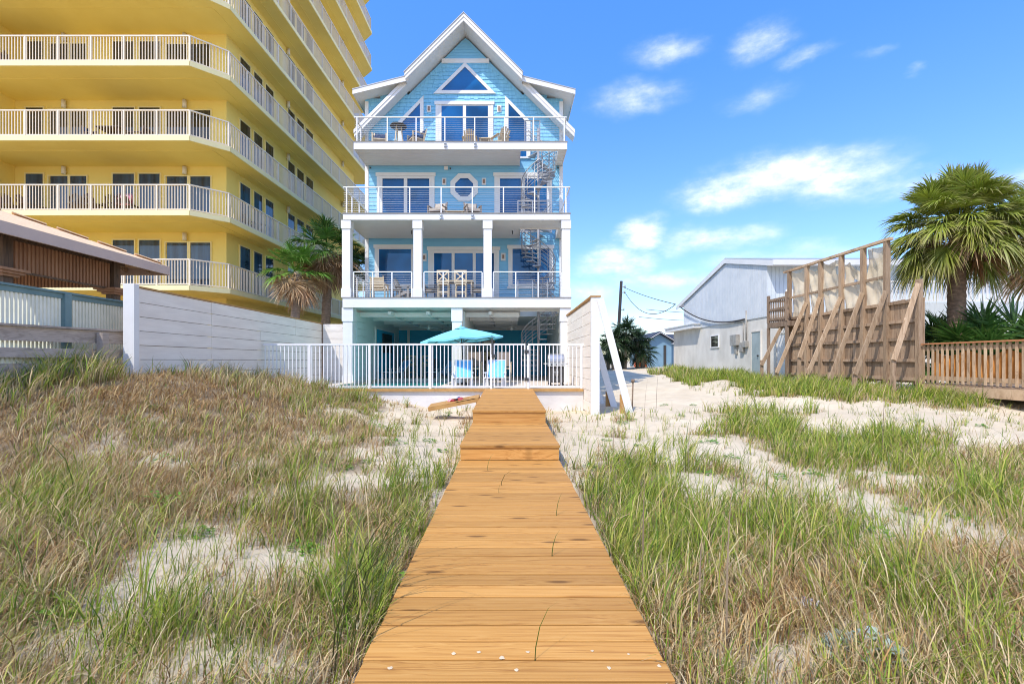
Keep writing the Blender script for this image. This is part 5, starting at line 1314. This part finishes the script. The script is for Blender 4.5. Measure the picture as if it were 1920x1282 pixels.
b = (WX(668, 30), 30.0, .1); palm('fan_palm', 'dark fan palm seen between the left columns of the blue house', b, (WX(668, 30), 30.0, WZ(505, 30)), .22, .16, 'barkgrey',
     (20, 80, -20, .7, .8, 36, .7, (.025,.06,.015), (.12,.1,.04)), None, 9)
cp = thing('palm_clump', (WX(1170, 42), 42, .6), 'low dark green clump of palms in front of the utility pole', 'palm clump'); rng = np.random.default_rng(8); sp = []
for k, (px, py) in enumerate(((1150, 640), (1172, 622), (1195, 640), (1140, 660), (1205, 660), (1168, 655))):
    c_ = W(px, py, 41.5+random.uniform(-1, 1)); m = MB(); m.tube([(c_[0], c_[1], .4), c_], .16, 8); m.build('trunk', M['barkgrey'], cp); sp += crown_specs(c_, 34, 80, -45, .5, .85, 28, .7, (.03,.065,.022), (.10,.12,.05), rng)
v, q, c = fan_leaves(sp, rng); np_mesh('crown', v, q, c, M['frond'], cp)
for k, (px, py, Yp, R, lb) in enumerate(((1745, 648, 17.0, .9, 'dark green palmetto bush left of the large palm trunk'), (1838, 600, 15.6, 1.0, 'dark green palmetto bush just right of the large palm trunk'), (1905, 600, 15.2, 1.2, 'dark green palmetto bush at the right frame edge behind the deck railing'), (1790, 620, 17.6, 1.0, 'shaded palmetto bush directly behind the large palm trunk'))):
    rng = np.random.default_rng(20+k); c_ = np.array([WX(px, Yp), Yp, 1.1]); t = thing('palmetto', (c_[0], c_[1], .5), lb, 'palmetto', 'palmettos under the large palm')
    v, q, c = fan_leaves(crown_specs(c_, 22, 85, -5, 1.15, R, 38, .5, (.06,.14,.025), (.15,.18,.04), rng), rng); np_mesh('fronds', v, q, c, M['frond'], t)
    m = MB(); m.tube([(c_[0], c_[1], .3), (c_[0]+.1, c_[1], 1.2)], .12, 8); m.build('stem', M['barkgrey'], t)

# ------------------------------------------------------------------ dune grass (uncountable: one object per kind of growth)
def blades(base, L, az, lean, curl, width, cols, S=5):
    """curved tapering blades; every argument is an array with one entry per blade"""
    n = len(L); t = np.linspace(0, 1, S)[None,:]
    h = np.stack([np.cos(az), np.sin(az)], 1)
    r = lean[:,None]*t+curl[:,None]*t**2.6
    ang = np.clip(r, 0, 2.6); ds = 1/(S-1)
    hx = np.concatenate([np.zeros((n,1)), np.cumsum(np.sin((ang[:,1:]+ang[:,:-1])/2)*ds, 1)], 1)*L[:,None]
    vz = np.concatenate([np.zeros((n,1)), np.cumsum(np.cos((ang[:,1:]+ang[:,:-1])/2)*ds, 1)], 1)*L[:,None]
    P = np.empty((n,S,3)); P[:,:,0] = base[:,0,None]+h[:,0,None]*hx; P[:,:,1] = base[:,1,None]+h[:,1,None]*hx; P[:,:,2] = base[:,2,None]+vz
    fa = RNG.uniform(0, 2*np.pi, n); wv = np.stack([np.cos(fa), np.sin(fa), np.zeros(n)], 1)
    w = width[:,None]*np.array([.8,1,.85,.55,.08] if S == 5 else np.linspace(1,.08,S))[None,:]*.5
    A = P-wv[:,None,:]*w[:,:,None]; B = P+wv[:,None,:]*w[:,:,None]
    V = np.stack([A,B],2).reshape(-1,3)
    b0 = np.arange(n)[:,None]*2*S+np.arange(S-1)[None,:]*2
    Q = np.stack([b0,b0+1,b0+3,b0+2],-1).reshape(-1,4)
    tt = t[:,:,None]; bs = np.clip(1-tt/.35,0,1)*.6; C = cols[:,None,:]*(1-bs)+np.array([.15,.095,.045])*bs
    tipf = np.clip((tt-.75)/.25,0,1)*.45; C = C*(1-tipf)+np.array([.38,.29,.13])*tipf
    return V, Q, np.repeat(C.reshape(-1,3), 2, axis=0)
PAL_G = np.array([(.16,.26,.016),(.23,.31,.026),(.32,.36,.042),(.43,.41,.09),(.085,.16,.012)])
PAL_T = np.array([(.58,.44,.23),(.52,.38,.19),(.46,.34,.18),(.62,.50,.29)])
PAL_R = np.array([(.41,.235,.085),(.33,.18,.065),(.50,.32,.13),(.22,.125,.055),(.56,.40,.18)])
def sample(n, ymin, ymax, powr=1.0, keep=lambda c, g, d: c, xr=None, outside=False):
    """ground points, thinned with distance, accepted by grass cover"""
    u = RNG.random(n); y = ymin*(ymax/ymin)**u if powr == 1 else (ymin**(1-powr)+(ymax**(1-powr)-ymin**(1-powr))*u)**(1/(1-powr))
    x = (RNG.random(n)*2-1)*(1.12*y+1.2)
    if xr: x = RNG.uniform(xr[0], xr[1], n)
    if outside: x = np.where(np.abs(x) < 1.1*y+.9, 0, x)
    c, g, d, z = cover(x, y); ok = RNG.random(n) < keep(c, g, d)
    # nothing grows under a solid thing
    ok &= ~((x < -12.0) & (y > 9)) & ~((np.abs(x+7.9) < .12) & (y > 10)) & ~((x > 2.38) & (x < 2.68) & (y > 13.6)) & (x < 17) & ~((x < -13) ) & ~((x>FX+.2)&(y>13.5))
    return x[ok], y[ok], z[ok], g[ok], d[ok], c[ok]
def pick(p, n): return p[RNG.integers(0, len(p), n)]*RNG.uniform(.75, 1.25, (n,1))
def tufts(n, ymin, ymax, K, Lr, mix, keep, spread=.07, powr=1.3, wid=.0042, leanr=(.05,.55), curlr=(.1,1.3), xr=None, outside=False):
    x, y, z, g, d, c = sample(n, ymin, ymax, powr, keep, xr, outside); m_ = len(x); k = RNG.integers(K[0], K[1]+1, m_)
    i = np.repeat(np.arange(m_), k); nb = len(i); a = RNG.uniform(0, 2*np.pi, nb); r = spread*np.sqrt(RNG.random(nb))
    ts = RNG.uniform(.5, 1.35, m_)[i]
    bx, by = x[i]+r*np.cos(a), y[i]+r*np.sin(a)
    L = RNG.uniform(Lr[0], Lr[1], nb)*ts*(1+.25*(g[i] > .6)); bend = vnoise(bx, by, 1.7, 41)*1.4+.5
    az = np.where(RNG.random(nb) < .55, a, bend+RNG.normal(0, .7, nb))
    lean = RNG.uniform(*leanr, nb)*(1+.4*RNG.random(nb)); curl = RNG.uniform(*curlr, nb)
    cols = mix(g[i], d[i], nb)
    w = wid*RNG.uniform(.6, 1.3, nb)*(1+by/7)
    base = np.stack([bx, by, ground(bx, by)-.02], 1)
    ok = ~((np.abs(bx-.03) < .79) & (by < 15.4)) & ~((bx > -7.85) & (bx < 2.45) & (by > 15.15))
    # blades lean away from the clear strip of the boardwalk
    near = (np.abs(bx-.03) < 1.25) & (np.cos(az)*np.sign(bx) < 0); L = np.where(near, np.minimum(L, .30), L)
    return base[ok], L[ok], az[ok], lean[ok], curl[ok], w[ok], cols[ok]
def mix_green(g, d, n):
    dry = RNG.random(n) < np.clip(.28+.45*d-.30*g, .06, .85)
    return np.where(dry[:,None], pick(PAL_T, n), pick(PAL_G, n))
def mix_dry(g, d, n):
    r = RNG.random(n); red = r < np.clip(.50+.4*d-.3*g, .15, .9); gr = r > 1-np.clip(.30*g-.05, .02, .4)
    o = np.where(red[:,None], pick(PAL_R, n), pick(PAL_T, n)); return np.where(gr[:,None], pick(PAL_G, n), o)
def stuff_mesh(name, parts, label):
    V, Q, C = [], [], []; nb = 0
    for p in parts:
        v, q, c = blades(*p); V.append(v); Q.append(q+nb); C.append(c); nb += len(v)
    o = np_mesh(name, np.concatenate(V), np.concatenate(Q), np.concatenate(C), M['grass']); tag(o, label, kind='stuff'); return o
kg = lambda c, g, d: c**1.4*np.clip(.28+.75*g-.24*d, .08, 1)
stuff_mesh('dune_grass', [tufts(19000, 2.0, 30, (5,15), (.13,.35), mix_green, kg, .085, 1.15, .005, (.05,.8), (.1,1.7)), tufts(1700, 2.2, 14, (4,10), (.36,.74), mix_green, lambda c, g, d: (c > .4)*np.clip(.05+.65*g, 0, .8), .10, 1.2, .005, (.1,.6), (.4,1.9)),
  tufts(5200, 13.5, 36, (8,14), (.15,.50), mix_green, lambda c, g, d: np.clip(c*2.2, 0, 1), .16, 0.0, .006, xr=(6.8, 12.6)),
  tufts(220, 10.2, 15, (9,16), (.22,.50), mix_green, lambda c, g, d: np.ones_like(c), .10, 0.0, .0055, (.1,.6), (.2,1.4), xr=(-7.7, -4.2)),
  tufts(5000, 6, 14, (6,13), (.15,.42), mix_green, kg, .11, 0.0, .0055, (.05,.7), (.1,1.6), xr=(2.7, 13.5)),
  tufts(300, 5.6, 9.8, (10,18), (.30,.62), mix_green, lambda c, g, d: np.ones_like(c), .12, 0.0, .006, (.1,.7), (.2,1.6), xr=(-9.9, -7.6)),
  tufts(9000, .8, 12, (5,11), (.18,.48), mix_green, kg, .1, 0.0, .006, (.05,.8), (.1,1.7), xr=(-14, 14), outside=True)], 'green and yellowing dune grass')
kd = lambda c, g, d: np.clip(c*1.15, 0, 1)*np.clip(.40+.65*d-.32*g, .10, 1)
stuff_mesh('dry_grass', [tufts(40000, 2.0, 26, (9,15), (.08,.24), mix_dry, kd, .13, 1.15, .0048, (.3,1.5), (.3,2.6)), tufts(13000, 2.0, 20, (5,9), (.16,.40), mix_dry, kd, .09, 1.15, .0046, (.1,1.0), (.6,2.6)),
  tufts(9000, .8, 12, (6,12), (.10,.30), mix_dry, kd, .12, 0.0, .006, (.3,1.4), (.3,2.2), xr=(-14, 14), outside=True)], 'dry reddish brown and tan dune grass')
# a few plain spots on bare sand: short runners and seedlings
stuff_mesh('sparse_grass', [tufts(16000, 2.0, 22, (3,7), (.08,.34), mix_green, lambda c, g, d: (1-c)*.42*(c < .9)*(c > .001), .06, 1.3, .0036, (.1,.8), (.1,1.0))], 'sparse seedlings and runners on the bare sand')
# bent single blades leaning over the near left edge of the boardwalk
n = 26; bx = RNG.uniform(-1.0, -.76, n); by = RNG.uniform(2.35, 3.6, n)
base = np.stack([bx, by, ground(bx, by)], 1)
arc = (base, RNG.uniform(.6, 1.1, n), RNG.normal(.25, .45, n), RNG.uniform(.5, 1.0, n), RNG.uniform(.4, 1.4, n), np.full(n, .008), pick(np.array([(.06,.095,.018),(.085,.12,.025),(.05,.07,.02)]), n))
n = 6; bx2 = RNG.uniform(-.55, .5, n); by2 = np.round(RNG.uniform(2.3, 6.5, n)/P)*P
base2 = np.stack([bx2, by2-.006, np.full(n, -.04)], 1)
poke = (base2, RNG.uniform(.15, .42, n), RNG.uniform(-1, 4, n), RNG.uniform(.2, .9, n), RNG.uniform(.2, 1.6, n), np.full(n, .007), pick(PAL_G, n)*.4)
stuff_mesh('arching_blades', [arc, poke], 'long bent grass blades over the boardwalk planks')
# tall dead seed stalks
sp_ = [(552,1005,870),(650,760,600),(1060,1100,860),(1208,800,700),(1205,1100,870),(1230,790,690),(1362,1230,880),(1378,960,830),(1394,930,820),(1700,1090,860),(1800,1110,870),(1785,870,790),(1655,830,690),(1290,900,760),(620,770,640),(415,755,600),(390,720,610),(1150,860,760),(1310,1180,980),(890,810,745)]
V = []; Q = []; C = []; nb = 0; parts = []
for px, yb_, yt in sp_:
    Yg = 6.0
    for _ in range(30): Yg = F*(EYE-gz(WX(px, Yg), Yg))/max(8, yb_-CY); Yg = min(max(Yg, 2.3), 15.0)
    x = WX(px, Yg)
    if abs(x-.03) < .8: x = -.9 if x < 0 else .95
    L = min(1.7, max(.4, (yb_-yt)*Yg/F)); parts.append((x, Yg, L))
a = np.array(parts); n = len(a)
stuff_mesh('seed_stalks', [(np.stack([a[:,0], a[:,1], ground(a[:,0], a[:,1])-.02], 1), a[:,2], RNG.uniform(-.6, .9, n), RNG.uniform(.02, .12, n), RNG.uniform(.0, .15, n), np.full(n, .011), pick(np.array([(.36,.27,.18),(.28,.2,.14)]), n))], 'tall dead sea oat stalks')
# broad leaved ground cover
def rosette_cloud(name, spots, cols, rad, label, R=(.02,.045), n=90, mat='frond', up=.5, kind='stuff', h=.12):
    V = []; Q = []; C = []; nb = 0
    for (x, y, s) in spots:
        for k in range(int(n*s)):
            a, r = RNG.uniform(0, 6.28), rad*s*math.sqrt(RNG.random()); px_, py_ = x+r*math.cos(a), y+r*math.sin(a); z = gz(px_, py_)+.008+RNG.random()*h*s*max(.15, 1.1-r/(rad*s))
            l = RNG.uniform(*R); d = np.array([math.cos(a), math.sin(a), RNG.uniform(-.2, up)]); d /= np.linalg.norm(d); s_ = np.array([-math.sin(a), math.cos(a), RNG.uniform(-.4,.4)])
            p = np.array([px_, py_, z]); w = l*.42; pts = [p-s_*w*.25, p+s_*w*.25, p+d*l*.5-s_*w, p+d*l*.5+s_*w+np.array([0,0,.004]), p+d*l-s_*w*.35, p+d*l+s_*w*.35]
            V.append(np.array(pts)); Q.append(np.array([[0,1,3,2],[2,3,5,4]])+nb); nb += 6; C.append(np.tile(np.array(cols[RNG.integers(len(cols))])*RNG.uniform(.8,1.2), (6,1)))
    o = np_mesh(name, np.concatenate(V), np.concatenate(Q), np.concatenate(C), M[mat])
    return tag(o, label, kind=kind) if kind else o
def gpt(px, py):
    Yg = 5.0
    for _ in range(40): Yg = .5*Yg+.5*min(30, max(2, F*(EYE-gz(WX(px, Yg), Yg))/max(8, py-CY)))
    return WX(px, Yg), Yg
GL = [(.10,.26,.02),(.14,.32,.03),(.20,.34,.05)]
sp = [(*gpt(px, py), s) for px, py, s in ((285,957,1.6),(325,955,1.5),(305,862,.8),(370,1000,.7),(640,1190,.7),(1245,760,.6),(1300,760,.5),(1330,830,.9),(1480,860,.7),(1460,895,.6),(1700,960,.6),(1650,1005,.7),(1100,880,.9),(1120,930,.8),(740,1090,.6),(90,1170,.7),(660,1050,.6),(1240,905,.7),(870,885,.6),(840,775,.6),(1080,1010,.6),(1570,975,.5),(1640,800,.6),(1840,800,.5),(1720,790,.6))]
sp += [(x_, y_, .35+.4*random.random()) for x_, y_ in [(random.choice((-1, 1))*random.uniform(1.1, 7), random.uniform(3, 13)) for _ in range(70)] if cover(np.array([x_]), np.array([y_]))[0][0] > .001]
rosette_cloud('ground_cover', sp, GL, .19, 'bright green broad leaved dune plants')
sx_, sy_ = gpt(1628, 1245); dmo = rosette_cloud('silver_plant', [(sx_, sy_, 1.15)], [(.32,.40,.33),(.26,.34,.28),(.40,.47,.40)], .17, '', (.025,.05), 260, 'dustmiller', 1.2, None, .16); tag(dmo, 'silvery grey leafed low plant at the lower right in front of the sand patch', 'plant')
sx_, sy_ = gpt(1650, 1085); dmo = rosette_cloud('silver_plant', [(sx_, sy_, .9)], [(.24,.31,.24),(.20,.27,.2)], .17, '', (.02,.04), 150, 'dustmiller', 1.2, None, .12); tag(dmo, 'smaller dull silvery plant half hidden in grass above the other silver plant', 'plant')
# crumpled wrapper
wx_, wy_ = gpt(1507, 1143); S = 11; vs = []; fs = []; mi = []
for i in range(S+1):
    for j in range(S+1): vs.append((wx_-.065+.13*i/S+random.uniform(-.006,.006), wy_-.05+.10*j/S+random.uniform(-.006,.006), gz(wx_, wy_)+.05+random.uniform(-.014,.018)+.03*math.sin(i*1.3)*math.cos(j)))
m = MB()
for i in range(S):
    for j in range(S): m.cur = 1 if (i*2+j*3) % 7 < 2 else 0; q = i*(S+1)+j; m.add([vs[q], vs[q+1], vs[q+S+2], vs[q+S+1]], [(0,1,2,3)])
lw = m.build('crumpled_wrapper', [M['whitefab'], M['bluefab']]); md = lw.modifiers.new('thick', 'SOLIDIFY'); md.thickness = .002
tag(lw, 'crumpled white wrapper with blue pattern lying in the grass at the lower right', 'litter')
# sandy splotches on the nearest planks
m = MB()
for px, py in ((850,1225),(898,1222),(941,1233),(990,1222),(1110,1220),(1179,1226),(731,1252),(968,1256),(1142,1252),(1236,1248)):
    Yg = F*EYE/(py-CY); x = WX(px, Yg); r = random.uniform(.007, .014); n = 11
    m.add([(x, Yg, .004)]+[(x+r*random.uniform(.6,1.3)*math.cos(6.283*k/n), Yg+r*random.uniform(.6,1.3)*math.sin(6.283*k/n), .0022) for k in range(n)], [(0, 1+k, 1+(k+1) % n) for k in range(n)])
tag(m.build('sand_splotches', M['poly']), 'white dried sand spots on the nearest boardwalk planks', kind='stuff')
# fallen stick on the sand by the fence
m = MB(); x0_, y0_ = 8.6, 15.6; m.tube([(x0_, y0_, gz(x0_, y0_)+.03), (x0_+.9, y0_-.5, gz(x0_+.9, y0_-.5)+.05)], [.02,.012], 6); tag(m.build('driftwood', M['newwood'], ids=True), 'thin tan stick lying on the sand below the timber fence', 'stick')

# ------------------------------------------------------------------ sky, sun, camera
SUN = Vector((.45, .57, -1.0)).normalized()
el = math.asin(-SUN.z); azm = math.atan2(-SUN.x, -SUN.y)      # clockwise from +Y
w = bpy.data.worlds.new('World'); SC.world = w; w.use_nodes = True; nt = w.node_tree; L = nt.links.new
bg = nt.nodes['Background']
sky = N(nt, 'ShaderNodeTexSky'); sky.sky_type = 'NISHITA'; sky.sun_disc = False; sky.sun_elevation = el; sky.sun_rotation = azm
sky.altitude = 0; sky.air_density = 1.0; sky.dust_density = .35; sky.ozone_density = 2.6
SKY_STRENGTH = .15
bg.inputs['Strength'].default_value = SKY_STRENGTH
hsv = N(nt, 'ShaderNodeHueSaturation'); gs = N(nt, 'ShaderNodeMapRange'); gs.inputs['From Min'].default_value = .02; gs.inputs['From Max'].default_value = .5; gs.inputs['To Min'].default_value = 1.22; gs.inputs['To Max'].default_value = 1.30; gm = N(nt, 'ShaderNodeMapRange'); gm.inputs['From Min'].default_value = .05; gm.inputs['From Max'].default_value = .6; gm.inputs['To Min'].default_value = 1.0; gm.inputs['To Max'].default_value = 1.75; hsv.inputs['Hue'].default_value = .511
L(sky.outputs[0], hsv.inputs['Color'])
tc = N(nt, 'ShaderNodeTexCoord'); sp = N(nt, 'ShaderNodeSeparateXYZ'); L(tc.outputs['Generated'], sp.inputs[0]); L(sp.outputs[2], gm.inputs['Value']); L(gm.outputs[0], hsv.inputs['Value']); L(sp.outputs[2], gs.inputs['Value']); L(gs.outputs[0], hsv.inputs['Saturation'])
def mth(op, a, b=None, clamp=False):
    n = N(nt, 'ShaderNodeMath', operation=op); n.use_clamp = clamp
    for i, v in enumerate((a, b)):
        if v is None: continue
        if isinstance(v, (int, float)): n.inputs[i].default_value = v
        else: L(v, n.inputs[i])
    return n.outputs[0]
ca = N(nt, 'ShaderNodeCombineXYZ'); L(mth('ARCTAN2', sp.outputs[0], sp.outputs[1]), ca.inputs[0]); L(mth('MULTIPLY', mth('ARCSINE', sp.outputs[2]), 2.0), ca.inputs[1])
n1 = N(nt, 'ShaderNodeTexNoise', Scale=9, Detail=7, Roughness=.6); mp = N(nt, 'ShaderNodeMapping'); mp.inputs['Scale'].default_value = (1, 1, 2.2); L(tc.outputs['Generated'], mp.inputs[0]); L(ca.outputs[0], n1.inputs['Vector'])
n2 = N(nt, 'ShaderNodeTexNoise', Scale=17, Detail=9, Roughness=.62); L(ca.outputs[0], n2.inputs['Vector'])
s1 = N(nt, 'ShaderNodeSeparateColor'); L(n1.outputs['Color'], s1.inputs[0])
azs = mth('ADD', mth('ARCTAN2', sp.outputs[0], sp.outputs[1]), mth('MULTIPLY', mth('SUBTRACT', s1.outputs[0], .5), .09))
els = mth('ADD', mth('ARCSINE', sp.outputs[2]), mth('MULTIPLY', mth('SUBTRACT', s1.outputs[1], .5), .05))
CL = [(1248,97,76,20,.50),(1425,80,66,27,.54),(1505,110,66,13,.40),(1195,183,88,26,.52),(1420,182,70,24,.42),(1480,328,150,32,.92),(1350,364,85,25,.92),(1570,338,90,34,.85),(1700,345,110,26,.5),(1205,437,44,26,1.0),(1320,450,110,26,.62),(1160,490,70,28,.8),(1260,525,140,22,.55),(1415,440,60,24,.6),(1540,285,90,10,.35),(1640,105,50,10,.3),(1720,132,26,12,.4),(1450,490,160,30,.5),(1110,540,60,22,.5),(1900,340,80,30,.6),(1250,600,200,22,.3)]
tot = None
for px, py, rx, ry, k in CL:
    u, v = (px-CX)/F, (CY-py)/F; a0, e0 = math.atan2(u, 1), math.atan2(v, math.hypot(u, 1)); ra, re = rx/F*math.cos(a0)**1.6, ry/F*math.cos(a0)*1.1
    da = mth('DIVIDE', mth('SUBTRACT', azs, a0), ra); de = mth('DIVIDE', mth('SUBTRACT', els, e0), re)
    g_ = mth('MULTIPLY', mth('EXPONENT', mth('MULTIPLY', mth('ADD', mth('MULTIPLY', da, da), mth('MULTIPLY', de, de)), -.9)), k)
    tot = g_ if tot is None else mth('MAXIMUM', tot, g_)
# unseen cloud added behind and beside the viewer to whiten the sky light
back = N(nt, 'ShaderNodeTexNoise', Scale=2.2, Detail=6); L(mp.outputs[0], back.inputs['Vector'])
side = mth('MULTIPLY', mth('GREATER_THAN', mth('ABSOLUTE', sp.outputs[0]), .45), mth('LESS_THAN', sp.outputs[1], .25)); bk = mth('MULTIPLY', mth('MAXIMUM', mth('LESS_THAN', sp.outputs[1], -.05), side), mth('MULTIPLY', mth('SUBTRACT', back.outputs['Fac'], mth('SUBTRACT', .52, mth('MULTIPLY', side, .25))), 3.0), True)
dens = mth('ADD', tot, mth('MULTIPLY', mth('SUBTRACT', n2.outputs['Fac'], .5), mth('MULTIPLY', tot, 1.35)))
mr = N(nt, 'ShaderNodeMapRange'); mr.interpolation_type = 'SMOOTHSTEP'; mr.inputs['From Min'].default_value = .10; mr.inputs['From Max'].default_value = 1.15; L(dens, mr.inputs['Value'])
fac = mth('MAXIMUM', mr.outputs[0], mth('MULTIPLY', bk, .75))
cm = N(nt, 'ShaderNodeMixRGB'); cm.inputs[1].default_value = (4.4, 5.0, 6.3, 1); cm.inputs[2].default_value = (6.6, 6.75, 7.0, 1); L(mth('MULTIPLY', mth('SUBTRACT', n2.outputs['Fac'], .32), 3.0, True), cm.inputs[0])
mx = N(nt, 'ShaderNodeMixRGB'); L(cm.outputs[0], mx.inputs[2]); L(fac, mx.inputs[0]); L(hsv.outputs[0], mx.inputs[1]); L(mx.outputs[0], bg.inputs['Color'])
sl = bpy.data.lights.new('sun', 'SUN'); sl.energy = 2.9; sl.angle = math.radians(.53); sl.color = (1.0, .94, .85)
so = bpy.data.objects.new('sun', sl); COL.objects.link(so); so.rotation_euler = SUN.to_track_quat('-Z', 'Y').to_euler(); so.location = (-20, -25, 45)
cam = bpy.data.cameras.new('camera'); co = bpy.data.objects.new('camera', cam); COL.objects.link(co)
co.location = (0, 0, EYE); co.rotation_euler = (math.radians(90), 0, 0)
cam.sensor_width = 36; cam.lens = F/1920*36; cam.shift_x = (960-CX)/1920; cam.shift_y = (CY-641)/1920; cam.clip_start = .05; cam.clip_end = 3000
SC.camera = co
vs_ = SC.view_settings; vs_.view_transform = 'Standard'; vs_.look = 'None'; vs_.gamma = 1.0; vs_.use_curve_mapping = False; vs_.exposure = .60
SC.render.engine = 'CYCLES'; SC.cycles.max_bounces = 8; SC.cycles.diffuse_bounces = 6; SC.cycles.transparent_max_bounces = 8; SC.cycles.use_denoising = True; SC.cycles.filter_width = 1.05
